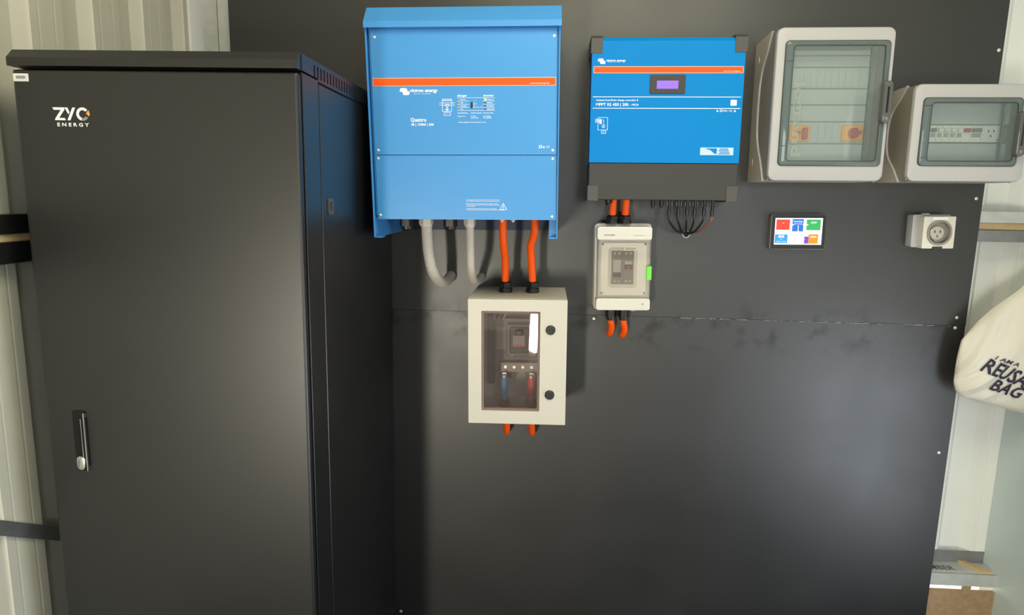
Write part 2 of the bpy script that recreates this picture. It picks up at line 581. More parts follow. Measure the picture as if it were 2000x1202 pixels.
# girts: galvanised lips with a timber batten showing between them
def girt(x0, x1, y0, y1, z, axis):
    root = bpy.data.objects.new('wall_girt', None)
    COL.objects.link(root)
    def bx(a0, a1, d0, d1, z0, z1, bev=0.0):
        return B(a0, a1, d0, d1, z0, z1, bev=bev) if axis == 'x' else B(d0, d1, a0, a1, z0, z1, bev=bev)
    return root, bx
g, bx = girt(0, 0, 0, 0, 0, 'x')
struct(g, 'galvanised wall girt right of the dark boards')
obj('upper_lip', bx(-1.05, 1.565, 0.021, 0.098, 1.450, 1.486, 0.002), GALV, g)
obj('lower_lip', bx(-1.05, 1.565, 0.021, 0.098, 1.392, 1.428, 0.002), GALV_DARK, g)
obj('batten', bx(-1.05, 1.565, 0.034, 0.098, 1.429, 1.449), TIMBER, g)
g, bx = girt(0, 0, 0, 0, 0, 'y')
struct(g, 'dark wall girt left of the black cabinet')
obj('upper_lip', bx(FRONT + 0.02, 0.015, -1.198, -1.16, 1.400, 1.442, 0.002), BLACK, g)  # both lips coloured black for the darkness their metal reflects
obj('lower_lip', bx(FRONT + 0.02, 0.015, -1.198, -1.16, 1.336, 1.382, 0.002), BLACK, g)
obj('batten', bx(FRONT + 0.02, 0.015, -1.198, -1.168, 1.383, 1.399), TIMBER, g)

# flat brace strap running diagonally down the left cladding
bm = new_bm()
prism(bm, [(-1.30, 1.066), (-0.40, 0.500), (-0.40, 0.462), (-1.30, 1.028)], 'x', -1.196, -1.193)
tag(obj('brace_strap', bm, GALV_DARK), 'grey diagonal steel strap low on the left cladding by the cabinet', 'strap')

# bottom rail, kick board and gap
rail = thing('bottom_rail', 'galvanised channel lying along the foot of the right wall', 'rail', (0, 0, 0))
obj('top_flange', B(1.10, 1.572, 0.022, 0.135, 0.252, 0.256), GALV, rail)
obj('front_lip', B(1.10, 1.572, 0.020, 0.024, 0.212, 0.256), GALV, rail)
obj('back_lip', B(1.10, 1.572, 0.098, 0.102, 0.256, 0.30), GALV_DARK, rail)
bm = new_bm()
cu_text = new_bm()
text(cu_text, 'TIMBER', 0, 0, 0, w=0.115, h=0.022, bold=0.02)
for v in cu_text.verts:
    v.co = Vector((1.335 + v.co.x, 0.045 + v.co.z * 1.2, 0.2564))
obj('lettering', cu_text, TEXTGREY, rail)
bm = new_bm()
prism(bm, [(1.487, 0.098), (1.512, 0.098), (1.560, 0.030), (1.528, 0.030)], 'z', 0.2562, 0.264)
tag(obj('timber_offcut', bm, TIMBER), 'small pale timber offcut lying on the bottom rail', 'offcut')
bm = new_bm()
prism(bm, [(1.10, 0), (1.572, 0), (1.572, .192), (1.492, .192), (1.492, .211), (1.468, .211), (1.468, .192), (1.10, .192)], 'y', 0.022, 0.034)
struct(obj('trim_1', bm, BROWN), 'sandy brown kick board under the bottom rail')

# ================================================================== BACKING BOARDS
SEAM = 1.125
up = thing('backing_board', 'upper dark grey backing board carrying the blue units and enclosures', 'board', (0, 0, SEAM), 0, 'dark backing boards')
obj('panel', B(-1.014, 1.341, 0.0, 0.017, 0.0002, 2.58 - SEAM, bev=0.0004, seg=1), BOARD, up)
lo = thing('backing_board', 'lower dark grey backing board below the horizontal joint, reaching the floor', 'board', (0, 0, 0), 0, 'dark backing boards')
obj('panel', B(-1.014, 1.341, 0.0015, 0.017, 0.002, SEAM - 0.0002, bev=0.0004, seg=1), BOARD, lo)
# the joint tips slightly: boards turned with the units
for root, pts in ((up, [(1.328, 1.9606), (1.3209, 1.5245), (1.3107, 1.1498), (-0.45, 1.96)]),
                  (lo, [(1.3102, 1.1166), (1.3115, 0.6968), (0.1625, 1.1125), (-0.4858, 0.02)])):
    z0 = root.location.z
    for x, z in pts:
        obj('screw', lathe(new_bm(), (x, 0.001, z - z0), (0, -1, 0), [(0, 0.0055), (0.0012, 0.005), (0.002, 0.003)], 12), SCREWM, root)
# scuffed paint along the joint
bm = new_bm()
for k in range(46):
    x = random.uniform(0.42, 1.31)
    l = random.uniform(0.004, 0.03)
    z = -random.uniform(0.0, 0.003)
    quad(bm, x, x + l, z, z + random.uniform(0.0008, 0.002), -0.0003 + 0.0012, 0.0005)
o = obj('scuff', bm, GREYPRINT, lo)
o.location.z = SEAM - 0.001
o['kind'] = 'stuff'

# ================================================================== BATTERY CABINET
cab = thing('battery_cabinet', 'tall black steel battery cabinet standing left of the boards', 'cabinet', (-1.105, 0, 0))
W, D = 0.60, 0.78
bm = new_bm()
box(bm, 0.004, W - 0.004, -D + 0.022, -0.004, 0.03, 1.742)
obj('carcass', bm, DEEP, cab)
# right flank: front stile, rear stile, bottom rail, vented top rail
fl = new_bm()
XS = W - 0.004
box(fl, XS, XS + 0.004, -D + 0.022, -0.665, 0.03, 1.742, bev=0.001, seg=1)
box(fl, XS, XS + 0.004, -0.03, -0.004, 0.03, 1.742)
box(fl, XS, XS + 0.004, -0.665, -0.03, 0.03, 0.07)
box(fl, XS, XS + 0.004, -0.665, -0.03, 1.739, 1.7455)
obj_loose('side_stile', fl, CAB, cab)
sp = obj('side_panel', B(XS, XS + 0.0045, -0.660, -0.034, 0.074, 1.735, bev=0.0015, seg=1), CAB, cab)
lk = obj('lock', frame(new_bm(), (0.0, 0.033, 0.0, 0.037), (0.010, 0.023, 0.007, 0.030), -0.003, 0.0, ro=0.004, ri=0.004), CORNER, sp)
lk.rotation_euler = (0, 0, PI / 2)
lk.location = (XS + 0.0045, -0.624, 1.452)
obj('key_slot', B(XS + 0.0045, XS + 0.0049, -0.613, -0.602, 1.460, 1.481), DEEP, sp)
obj('left_panel', B(0, 0.004, -D + 0.022, -0.004, 0.03, 1.742), CAB, cab)
obj('hinge_slot', B(XS + 0.004, XS + 0.0046, -0.757, -0.749, 1.318, 1.398), DEEP, cab)
# vented band under the lid: bars left standing between the slots
vb = new_bm()
comb = [(-D + 0.022, 1.7455), (-D + 0.022, 1.778), (-0.004, 1.778), (-0.004, 1.7455)]
y = -0.690
teeth = []
while y < -0.06:
    teeth = [(y + 0.008, 1.7455), (y + 0.008, 1.770), (y, 1.770), (y, 1.7455)] + teeth
    y += 0.021
prism(vb, comb + teeth, 'x', XS - 0.003, XS + 0.004)
obj('vent_rail', vb, CAB, cab)
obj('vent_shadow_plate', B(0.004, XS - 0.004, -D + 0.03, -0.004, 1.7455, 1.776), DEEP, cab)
# chamfered lid
lid = new_bm()
prism(lid, [(-D - 0.002, 1.7455), (-D - 0.002, 1.762), (-D + 0.016, 1.780), (-0.004, 1.783), (-0.004, 1.778), (-D + 0.022, 1.778), (-D + 0.022, 1.7455)], 'x', -0.005, W - 0.002)
obj('top_lid', lid, CAB, cab)
bm = new_bm()
box(bm, -0.005, 0.0, -D + 0.022, -0.004, 1.7455, 1.778)
obj('left_lid_lip', bm, CAB, cab)
obj('plinth', B(0.01, W - 0.01, -D + 0.03, -0.01, 0.0, 0.03), BLACK, cab)
door = obj('door', B(0.002, W - 0.002, -D, -D + 0.020, 0.034, 1.739, bev=0.006, seg=3), CAB, cab)
FY = -D - 0.0005
# recessed swing handle
hd = obj('handle_recess', rbox(new_bm(), 0.0630, 0.0945, FY - 0.0012, FY + 0.001, 0.873, 1.014, r=0.006), DEEP, cab)
hl = new_bm()
box(hl, 0.0925, 0.0955, FY - 0.0100, FY - 0.0060, 0.876, 1.010, bev=0.0006, seg=1)
box(hl, 0.0925, 0.0950, FY - 0.0062, FY, 1.000, 1.008)
box(hl, 0.0925, 0.0950, FY - 0.0062, FY, 0.878, 0.886)
obj('lever', hl, CHROME, hd)
obj('lever_core', B(0.0835, 0.0852, FY - 0.006, FY - 0.001, 0.908, 0.996), CHROME, hd)
obj('lock_cylinder', rbox(new_bm(), 0.0670, 0.0865, FY - 0.007, FY - 0.001, 0.876, 0.909, r=0.008, edge=0.003), CHROME, hd, smooth=True)
# sticker in the top left corner
st = obj('sticker', rbox(new_bm(), 0.006, 0.038, FY - 0.0008, FY + 0.0002, 1.7145, 1.7300, r=0.001), STICKER, door)
obj('sticker_print', rbox(new_bm(), 0.0120, 0.0320, FY - 0.0012, FY - 0.0005, 1.7195, 1.7255, r=0.002), GREYPRINT, door)
# logo
lg = new_bm()
zy0, zy1 = 1.6385, 1.6640
y_ = FY - 0.0006
poly(lg, [(0.083, zy1), (0.1085, zy1), (0.1085, zy1 - 0.004), (0.0955, zy0 + 0.0045), (0.1075, zy0 + 0.0045), (0.1095, zy0), (0.0865, zy0), (0.0875, zy0 + 0.0035), (0.1005, zy1 - 0.005), (0.0855, zy1 - 0.005)], y_)
poly(lg, [(0.109, zy1), (0.1148, zy1), (0.1185, zy1 - 0.0095), (0.1158, zy1 - 0.0135)], y_)
poly(lg, [(0.1255, zy1), (0.1315, zy1), (0.1190, zy0), (0.1130, zy0)], y_)
def arc(bm, cx, cz, r0, r1, a0, a1, n=14):
    for i in range(n):
        t0, t1 = [math.radians(a0 + (a1 - a0) * k / n) for k in (i, i + 1)]
        poly(bm, [(cx + r0 * math.cos(t0), cz + r0 * math.sin(t0)), (cx + r1 * math.cos(t0), cz + r1 * math.sin(t0)),
                  (cx + r1 * math.cos(t1), cz + r1 * math.sin(t1)), (cx + r0 * math.cos(t1), cz + r0 * math.sin(t1))], y_)
CX, CZ = 0.1462, (zy0 + zy1) / 2
arc(lg, CX, CZ, 0.0078, 0.0133, 38, 255)
obj('lettering', lg, PRINT, door)
lg = new_bm()
text(lg, 'E N E R G Y', 0.0905, 1.6265, y_, w=0.068, h=0.0068, bold=0.03)
obj('lettering', lg, PRINT, door)
lg = new_bm()
arc(lg, CX, CZ, 0.0078, 0.0133, 255, 325)
obj('logo_arc', lg, GREYPRINT, door)
lg = new_bm()
poly(lg, [(CX + 0.0075, CZ + 0.0015), (CX + 0.0130, CZ + 0.0080), (CX + 0.0155, CZ - 0.0005), (CX + 0.0130, CZ - 0.0045)], y_)
obj('logo_spark', lg, AMBER, door)

# ================================================================== BLUE INVERTER CHARGER
iw, ih = 0.496, 0.539
inv = mount('inverter_charger', 'large blue inverter charger with an orange stripe, right of the black cabinet', 'inverter',
            -0.2218 - 0.0042, 1.388 + 0.2695, iw, ih, 0.9)
FR = -0.350
LEAN = -0.0165      # the casing hangs a touch out of square
PF = -0.345
bm = new_bm()
prism(bm, [(0.006 - 0.0165 * 0.06, 0.060), (iw - 0.001, 0.060), (iw - 0.001, 0.560), (0.006 - 0.0165 * 0.56, 0.560)], 'y', -0.337, -0.006)
obj('chassis', bm, BLUE, inv)
obj('back_plate', B(0.004, iw - 0.003, -0.006, -0.001, 0.006, 0.575), NAVY, inv)
obj('chassis_underside', B(0.012, iw - 0.010, -0.330, -0.010, 0.052, 0.060), NAVY, inv)
for x0, x1, f0, f1 in ((-0.001, 0.0030, 0.0030, 0.020), (iw - 0.0005, iw + 0.0030, iw - 0.020, iw - 0.0005)):
    sdp = obj('side_panel', skew(B(x0, x1, FR, -0.001, 0.0, 0.545, bev=0.001, seg=1), LEAN if x0 < 0.1 else 0.0), BLUE, inv)
    obj('bottom_flange', B(f0, f1, FR, FR + 0.04, 0.0, 0.003), BLUE, sdp)
obj('front_return', B(iw - 0.020, iw - 0.0005, FR + 0.030, FR + 0.033, 0.003, 0.058), BLUE, sdp)
# chamfered hood
hd = new_bm()
prism(hd, [(FR - 0.010, 0.541), (FR - 0.010, 0.556), (FR + 0.030, 0.600), (-0.002, 0.600), (-0.002, 0.545), (FR, 0.545)], 'x', -0.0100, iw + 0.0055)
obj('hood', hd, BLUE, inv)
def sheet(z0, z1):
    return prism(new_bm(), [(0.0120 - 0.0165 * z0, z0), (0.4955 - 0.0100 * z0, z0), (0.4955 - 0.0100 * z1, z1), (0.0120 - 0.0165 * z1, z1)], 'y', PF, -0.336)
pu = obj('upper_front_panel', sheet(0.2215, 0.5395), BLUE, inv)
pl = obj('lower_front_panel', sheet(0.050, 0.2195), BLUE, inv)
for p, pts in ((pu, [(0.0145, 0.520), (0.483, 0.520), (0.0165, 0.2325), (0.483, 0.2325)]),
               (pl, [(0.0155, 0.2110), (0.483, 0.2105), (0.0175, 0.0605), (0.4835, 0.0585)])):
    for (a, b) in pts:
        obj('screw', lathe(new_bm(), (a, PF, b), (0, -1, 0), [(0, 0.0042), (0.0015, 0.0036), (0.0022, 0.0018)], 12), SCREWM, p)
YP = PF - 0.0006
obj('stripe_edge', rbox(new_bm(), 0.0068, 0.4895, YP - 0.0002, YP + 0.0008, 0.3970, 0.4185, r=0.003), PALE, pu)
obj('stripe', rbox(new_bm(), 0.0085, 0.4880, YP - 0.0006, YP + 0.0002, 0.3990, 0.4165, r=0.0025), ORANGE, pu)
wp = new_bm()
def flush(nm='lettering'):
    global wp
    obj(nm, wp, PRINT, pu)
    wp = new_bm()
def wave_logo(bm, x, z, s, y):
    """the double S-wave emblem: two slanted rounded blocks joined, each with a curved stripe"""
    fr_ = [(0, .48), (.06, .08), (.15, 0), (.60, 0), (.72, .10), (.77, .47), (1.0, .47), (.96, .90), (.86, 1.0), (.42, 1.0), (.32, .90), (.27, .52), (0.0, .52)]
    poly(bm, [(x + p[0] * s, z - p[1] * s * 0.66) for p in fr_], y)
wave_logo(wp, 0.0785, 0.3925, 0.0265, YP)
text(wp, 'victron energy', 0.1060, 0.3825, YP, w=0.0730, h=0.0085, bold=0.025)
text(wp, 'B L U E   P O W E R', 0.1170, 0.3765, YP, w=0.0430, h=0.0030)
flush('brand_lettering')
text(wp, 'www.victronenergy.com', 0.4720, 0.4020, YP - 0.0008, w=0.050, h=0.0034, align='R')
flush('web_address')
text(wp, 'Quattro', 0.1060, 0.3070, YP, w=0.0420, h=0.0095, bold=0.018)
text(wp, '48 | 15000 | 200', 0.1065, 0.2965, YP, w=0.0610, h=0.0060, bold=0.02)
flush('model_lettering')
# block diagram
L = 0.0009
line(wp, [(0.1915, 0.364), (0.2155, 0.364), (0.2155, 0.333), (0.1915, 0.333)], L, YP, closed=True)
line(wp, [(0.1915, 0.361), (0.2155, 0.361)], L * 1.6, YP)
line(wp, [(0.1835, 0.3545), (0.2235, 0.3545)], L, YP)
line(wp, [(0.1835, 0.3490), (0.2235, 0.3490)], L, YP)
line(wp, [(0.2000, 0.3510), (0.2080, 0.3510), (0.2080, 0.3460), (0.2000, 0.3460)], L, YP, closed=True)
line(wp, [(0.2035, 0.3430), (0.2035, 0.3340)], L * 2.5, YP)
line(wp, [(0.1995, 0.3380), (0.2080, 0.3380)], L * 2, YP)
line(wp, [(0.1955, 0.3300), (0.2120, 0.3300), (0.2120, 0.3225), (0.1955, 0.3225)], L, YP, closed=True)
text(wp, '+  -', 0.2038, 0.3250, YP, h=0.0030, align='C')
flush('wiring_diagram')
# status table
text(wp, 'charger', 0.2305, 0.3705, YP, w=0.0260, h=0.0054, bold=0.02)
text(wp, 'inverter', 0.3000, 0.3705, YP, w=0.0275, h=0.0054, bold=0.02)
for zz in (0.3675, 0.3590, 0.3510, 0.3430, 0.3350):
    line(wp, [(0.2310, zz), (0.2620 if zz not in (0.3675, 0.3350) else 0.3300, zz)], 0.0007, YP)
    if zz not in (0.3675, 0.3350):
        line(wp, [(0.2980, zz), (0.3300, zz)], 0.0007, YP)
for k, (a, b) in enumerate((('mains on', 'inverter on'), ('bulk', 'overload'), ('absorption', 'low battery'), ('float', 'temperature'))):
    zz = 0.3618 - 0.0081 * k
    text(wp, a, 0.2395, zz, YP, h=0.0027, bold=0.02)
    text(wp, b, 0.3090, zz, YP, h=0.0027, bold=0.02)
text(wp, 'I  on', 0.2745, 0.3590, YP, h=0.0024)
line(wp, [(0.2745 + 0.0022 * math.cos(t * PI / 5), 0.3520 + 0.0022 * math.sin(t * PI / 5)) for t in range(10)], 0.0006, YP, closed=True)
text(wp, 'off', 0.2785, 0.3508, YP, h=0.0026)
line(wp, [(0.2745 + 0.0022 * math.cos(t * PI / 5), 0.3440 + 0.0022 * math.sin(t * PI / 5)) for t in range(10)], 0.0006, YP, closed=True)
text(wp, 'charger only', 0.2785, 0.3428, YP, h=0.0026)
for (s, a, b, w_) in (('warning flashing', 0.2310, 0.3275, 0.027), ('charger error', 0.2310, 0.3195, 0.021),
                      ('read the manual', 0.2660, 0.3275, 0.029), ('no mains', 0.2665, 0.3195, 0.013), ('connected now', 0.2665, 0.3152, 0.020),
                      ('shut down after', 0.2995, 0.3275, 0.027), ('low voltage', 0.2995, 0.3195, 0.019), ('DC ripple high', 0.2995, 0.3152, 0.021)):
    text(wp, s, a, b, YP, w=w_, h=0.0026, bold=0.02)
text(wp, 'maximum charging current and voltage set on site', 0.2320, 0.3040, YP, w=0.074, h=0.0024, bold=0.02)
flush('status_table')
# marks by the corner screw
line(wp, [(0.4475, 0.2450), (0.4540, 0.2450), (0.4540, 0.2395), (0.4475, 0.2395)], 0.0016, YP, closed=True)
poly(wp, [(0.4565, 0.2390), (0.4625, 0.2390), (0.4595, 0.2445)], YP)
text(wp, 'CE', 0.4655, 0.2390, YP, h=0.0055)
flush('approval_marks')
# rocker and lamps
obj('rocker_switch', B(0.2668, 0.2715, YP - 0.002, YP, 0.3410, 0.3560, bev=0.0006, seg=1), BLACK, inv)
obj('status_lamp', lathe(new_bm(), (0.3045, YP, 0.3632), (0, -1, 0), [(0, 0.0034), (0.001, 0.0032), (0.0018, 0.001)], 12), LEDGREEN, inv)
for k in range(3):
    obj('status_lamp', lathe(new_bm(), (0.3045, YP, 0.3550 - 0.0081 * k), (0, -1, 0), [(0, 0.0024), (0.001, 0.002), (0.0016, 0.001)], 10), LEDRED, inv)
for k in range(4):
    obj('status_lamp', lathe(new_bm(), (0.2345, YP, 0.3630 - 0.0081 * k), (0, -1, 0), [(0, 0.0020), (0.001, 0.0018), (0.0016, 0.001)], 10), LEDYEL, inv)
# warning block on the lower panel
wp = new_bm()
for k, (s, w_) in enumerate((('When working with batteries wear eye protection and remove metal items. This unit', 0.0905),
                             ('may be energised from more than one live circuit at the same time as shown here.', 0.0900),
                             (None, 0), ('Before opening the cover disconnect all sources of supply and wait until', 0.0860),
                             ('the capacitors have discharged. Refer servicing to qualified service people', 0.0905),
                             ('in all cases. WARNING', 0.0240), (None, 0),
                             ('WARNING: Risk of electric shock. Use the unit only with the', 0.0820),
                             ('cover closed and all cables strain relieved before connecting any of the supplies', 0.1030))):
    if s:
        text(wp, s, 0.2525, 0.1020 - 0.00335 * k, YP, w=w_, h=0.0019, bold=0.02)
line(wp, [(0.3435, 0.0775), (0.3615, 0.0775), (0.3525, 0.0940)], 0.0010, YP, closed=True)
line(wp, [(0.3535, 0.0890), (0.3515, 0.0845), (0.3540, 0.0840), (0.3520, 0.0795)], 0.0010, YP)
obj('lettering', wp, PRINT, pl)
# gland plugs under the chassis, white spigots and conduit nuts
def gland_down(parent, x, y, z, r, m, name='cable_gland'):
    b_ = new_bm()
    hexnut(b_, (x, y), r, z - 0.024, z)
    lathe(b_, (x, y, z - 0.024), (0, 0, -1), [(0, r * 0.84), (0.009, r * 0.78), (0.012, r * 0.55)], 18)
    return obj(name, b_, m, parent)
# local positions of the underside fittings
gland_down(inv, 0.060, -0.21, 0.050, 0.0205, BLACK)
gland_down(inv, 0.189, -0.21, 0.050, 0.0205, BLACK)
for px in (0.340, 0.372):
    b_ = new_bm()
    lathe(b_, (px, -0.21, 0.054), (0, 0, -1), [(0, 0.008), (0.008, 0.0075), (0.016, 0.002)], 12)
    obj('spigot', b_, NWHITE, inv)

def gland_up(bm, x, y, z, r, h=0.028):
    hexnut(bm, (x, y), r, z, z + h * 0.36, 0.2)
    lathe(bm, (x, y, z + h * 0.36), (0, 0, 1), [(0, r * 0.78), (h * 0.1, r * 0.78)], 18)
    hexnut(bm, (x, y), r * 0.98, z + h * 0.44, z + h * 0.86, 0.35)
    lathe(bm, (x, y, z + h * 0.86), (0, 0, 1), [(0, r * 0.85), (h * 0.14, r * 0.62)], 18)
    return bm

# grey conduits curling from the inverter into the board
def conduit(name, label, pts, r, nut_r):
    root = thing(name, label, 'conduit', pts[0], 0, 'grey conduits under the inverter')
    P = [Vector(p) - Vector(pts[0]) for p in pts]
    b_ = new_bm()
    tube(b_, P, r, n=18, step=0.0022, ridge=0.07)
    obj('corrugated_pipe', b_, CONDUIT, root, smooth=False)
    b_ = new_bm()
    hexnut(b_, (0, 0), nut_r, -0.024, 0.002, 0.3)
    lathe(b_, (0, 0, -0.024), (0, 0, -1), [(0, nut_r * 0.93), (0.006, nut_r * 0.86)], 20)
    obj('gland_nut', b_, CONDUIT, root)
    return root
conduit('conduit', 'thicker grey corrugated conduit curling from the inverter into the board',
        [(-0.3535, -0.205, 1.442), (-0.3510, -0.205, 1.390), (-0.3470, -0.202, 1.335), (-0.3390, -0.180, 1.278), (-0.3270, -0.115, 1.238), (-0.3160, -0.055, 1.232), (-0.3100, 0.004, 1.243)], 0.0165, 0.021)
conduit('conduit', 'thinner grey conduit curling into the board just right of the thicker one',
        [(-0.2255, -0.205, 1.443), (-0.2240, -0.205, 1.390), (-0.2230, -0.202, 1.335), (-0.2235, -0.180, 1.285), (-0.2235, -0.115, 1.248), (-0.2165, -0.050, 1.236), (-0.2090, 0.004, 1.243)], 0.0125, 0.0172)

# ================================================================== MAIN DC BREAKER BOX (cream, window)
dw, dh = 0.286, 0.375
dc = mount('breaker_box', 'cream steel breaker box with a clear window, below the large blue inverter', 'electrical box',
           -0.076, 1.024, dw, dh, 0.75)
dco = dc.location.copy()
bm = new_bm()
T = 0.004
box(bm, 0, T, -0.248, -0.001, 0, dh)
box(bm, dw - T, dw, -0.248, -0.001, 0, dh)
box(bm, T, dw - T, -0.248, -0.001, dh - T, dh)
box(bm, T, dw - T, -0.248, -0.001, 0, T)
box(bm, T, dw - T, -0.006, -0.001, T, dh - T)
obj('body', bm, BOX, dc)
bm = new_bm()
frame(bm, (-0.001, dw + 0.001, -0.001, dh - 0.0015), (0.0385, 0.2095, 0.0395, 0.3390), -0.2635, -0.249, ro=0.002, ri=0.003, edge=0.0015)
dd = obj('door', bm, BOX, dc)
bm = new_bm()
frame(bm, (0.0386, 0.2094, 0.0396, 0.3389), (0.0455, 0.2025, 0.0465, 0.3320), -0.2600, -0.2495, ro=0.003, ri=0.003)
obj('gasket', bm, GASKET, dd)
# clear pane, bowed slightly inwards
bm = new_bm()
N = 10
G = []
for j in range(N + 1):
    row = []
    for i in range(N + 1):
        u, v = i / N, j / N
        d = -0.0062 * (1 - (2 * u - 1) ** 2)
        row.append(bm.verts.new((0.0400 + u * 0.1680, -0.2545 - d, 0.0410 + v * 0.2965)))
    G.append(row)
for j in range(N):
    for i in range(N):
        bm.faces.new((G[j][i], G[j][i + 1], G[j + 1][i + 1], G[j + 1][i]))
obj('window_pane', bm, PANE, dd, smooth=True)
for zz in (0.2860, 0.0915):
    bm = new_bm()
    lathe(bm, (0.2395, -0.2635, zz), (0, -1, 0), [(0, 0.0140), (0.003, 0.0140), (0.005, 0.0115), (0.0050, 0.0075), (0.0035, 0.0070)], 24)
    lk = obj('lock', bm, BLACK, dd, smooth=True)
    bm = new_bm()
    box(bm, 0.2395 - 0.0065, 0.2395 + 0.0065, -0.2690, -0.2665, zz - 0.0012, zz + 0.0012)
    box(bm, 0.2395 - 0.0012, 0.2395 + 0.0012, -0.2690, -0.2665, zz - 0.0060, zz + 0.0060)
    obj('key_slot', bm, CHARCOAL, lk)
# moulded case breaker inside
mb = thing('circuit_breaker', 'dark moulded breaker behind the window of the cream box', 'breaker', dco, 0.75)
bm = new_bm()
box(bm, 0.062, 0.228, -0.055, -0.006, 0.105, 0.280, bev=0.002, seg=1)
box(bm, 0.100, 0.200, -0.085, -0.055, 0.160, 0.265, bev=0.003, seg=1)
obj('case', bm, BRK, mb)
obj('toggle_housing', B(0.112, 0.172, -0.095, -0.085, 0.175, 0.258, bev=0.002, seg=1), BRK_DARK, mb)
obj('toggle', B(0.130, 0.152, -0.112, -0.095, 0.235, 0.252, bev=0.003, seg=1), BLACK, mb)
obj('toggle_window', B(0.122, 0.160, -0.0965, -0.095, 0.198, 0.232), LABELGREY, mb)
obj('red_mark', B(0.128, 0.150, -0.0975, -0.0965, 0.196, 0.204), RED, mb)
bm = new_bm()
quad(bm, 0.068, 0.097, 0.178, 0.250, -0.0560)
quad(bm, 0.203, 0.225, 0.178, 0.250, -0.0560)
quad(bm, 0.115, 0.124, 0.163, 0.168, -0.0862)
obj_loose('rating_label', bm, LABELGREY, mb)
bm = new_bm()
box(bm, 0.082, 0.225, -0.080, -0.055, 0.108, 0.140, bev=0.002, seg=1)
obj('terminal_cover', bm, LABELGREY, mb)
bm = new_bm()
for k in range(4):
    lathe(bm, (0.098 + k * 0.028, -0.080, 0.126), (0, -1, 0), [(0, 0.006), (0.003, 0.005)], 12)
obj_loose('terminal_screw', bm, SCREWM, mb)
bm = new_bm()
box(bm, 0.100, 0.128, -0.055, -0.020, 0.082, 0.108)
box(bm, 0.160, 0.185, -0.055, -0.020, 0.082, 0.108)
obj_loose('busbar', bm, BRK_DARK, mb)
bm = new_bm()
box(bm, 0.080, 0.215, -0.050, -0.010, 0.286, 0.340)
obj('upper_bracket', bm, BRK_DARK, mb)
bm = new_bm()
for k in range(3):
    tube(bm, [(0.060 + 0.014 * k, -0.06, 0.278), (0.066 + 0.02 * k, -0.07, 0.310), (0.090 + 0.03 * k, -0.05, 0.345)], 0.0045, n=8, step=0.01)
obj_loose('hookup_wire', bm, LABELGREY, mb, smooth=True)
obj('side_rail', B(0.040, 0.060, -0.050, -0.006, 0.060, 0.300), BRK_DARK, mb)
for (x, m, nm) in ((0.096, BLUESLEEVE, 'blue'), (0.182, REDSLEEVE, 'red')):
    e = thing('cable_end', '%s sleeved cable end standing inside the cream box' % nm, 'cable', dco, 0.75, 'sleeved cable ends in the cream box')
    bm = new_bm()
    lathe(bm, (x, -0.100, 0.024), (0, 0, 1), [(0, 0.0120), (0.030, 0.0118), (0.060, 0.0112), (0.072, 0.0100)], 18)
    obj('sleeve', bm, m, e, smooth=True)
    bm = new_bm()
    lathe(bm, (x, -0.100, 0.004), (0, 0, 1), [(0, 0.021), (0.010, 0.021), (0.013, 0.018), (0.021, 0.015)], 20)
    obj('gland', bm, BLACK, e, smooth=True)
    bm = new_bm()
    lathe(bm, (x, -0.100, 0.096), (0, 0, 1), [(0, 0.0085), (0.008, 0.0085), (0.012, 0.005)], 16)
    box(bm, x - 0.006, x + 0.006, -0.102, -0.098, 0.100, 0.112)
    obj('lug', bm, SCREWM, e)

# glands on top of the cream box and the orange battery cables that enter them
def to_world(root, p):
    a = -root.rotation_euler.y
    x, y, z = p
    return Vector((root.location.x + math.cos(a) * x - math.sin(a) * z, root.location.y + y, root.location.z + math.sin(a) * x + math.cos(a) * z))
for x in (0.1005, 0.1835):
    bm = new_bm()
    gland_up(bm, x, -0.125, dh, 0.0205, 0.036)
    obj('cable_gland', bm, BLACK, dc)
def cable(label, pts, r, m=CABLE, name='orange_cable', cat='cable', group='orange power cables'):
    root_loc = Vector(pts[0])
    b_ = new_bm()
    tube(b_, [Vector(p) - root_loc for p in pts], r, n=16, step=0.006)
    o_ = obj(name, b_, m, None, smooth=True, loc=root_loc)
    return tag(o_, label, cat, group)
g1 = to_world(dc, (0.1005, -0.125, dh + 0.02))
g2 = to_world(dc, (0.1835, -0.125, dh + 0.02))
cable('straight orange cable from the blue inverter into the left gland of the cream box',
      [(-0.1290, -0.190, 1.448), (-0.1285, -0.188, 1.390), (-0.1265, -0.170, 1.350), (-0.1235, -0.142, 1.312), g1 + Vector((-0.001, -0.004, 0.016)), g1], 0.0112)
cable('kinked orange cable from the blue inverter into the right gland of the cream box',
      [(-0.0360, -0.190, 1.450), (-0.0352, -0.188, 1.405), (-0.0400, -0.178, 1.382), (-0.0462, -0.165, 1.358), (-0.0450, -0.150, 1.325), g2 + Vector((-0.001, -0.004, 0.018)), g2], 0.0112)
b1 = to_world(dc, (0.1060, -0.095, 0.004))
b2 = to_world(dc, (0.1850, -0.095, 0.004))
cable('left orange cable stub running from under the cream box into the board',
      [b1, b1 + Vector((0, -0.002, -0.045)), (-0.1130, -0.060, 0.740), (-0.1160, -0.020, 0.722), (-0.1165, 0.006, 0.718)], 0.0105)
cable('right orange cable stub running from under the cream box into the board',
      [b2, b2 + Vector((0, -0.002, -0.045)), (-0.0300, -0.060, 0.740), (-0.0300, -0.020, 0.720), (-0.0300, 0.006, 0.716)], 0.0105)

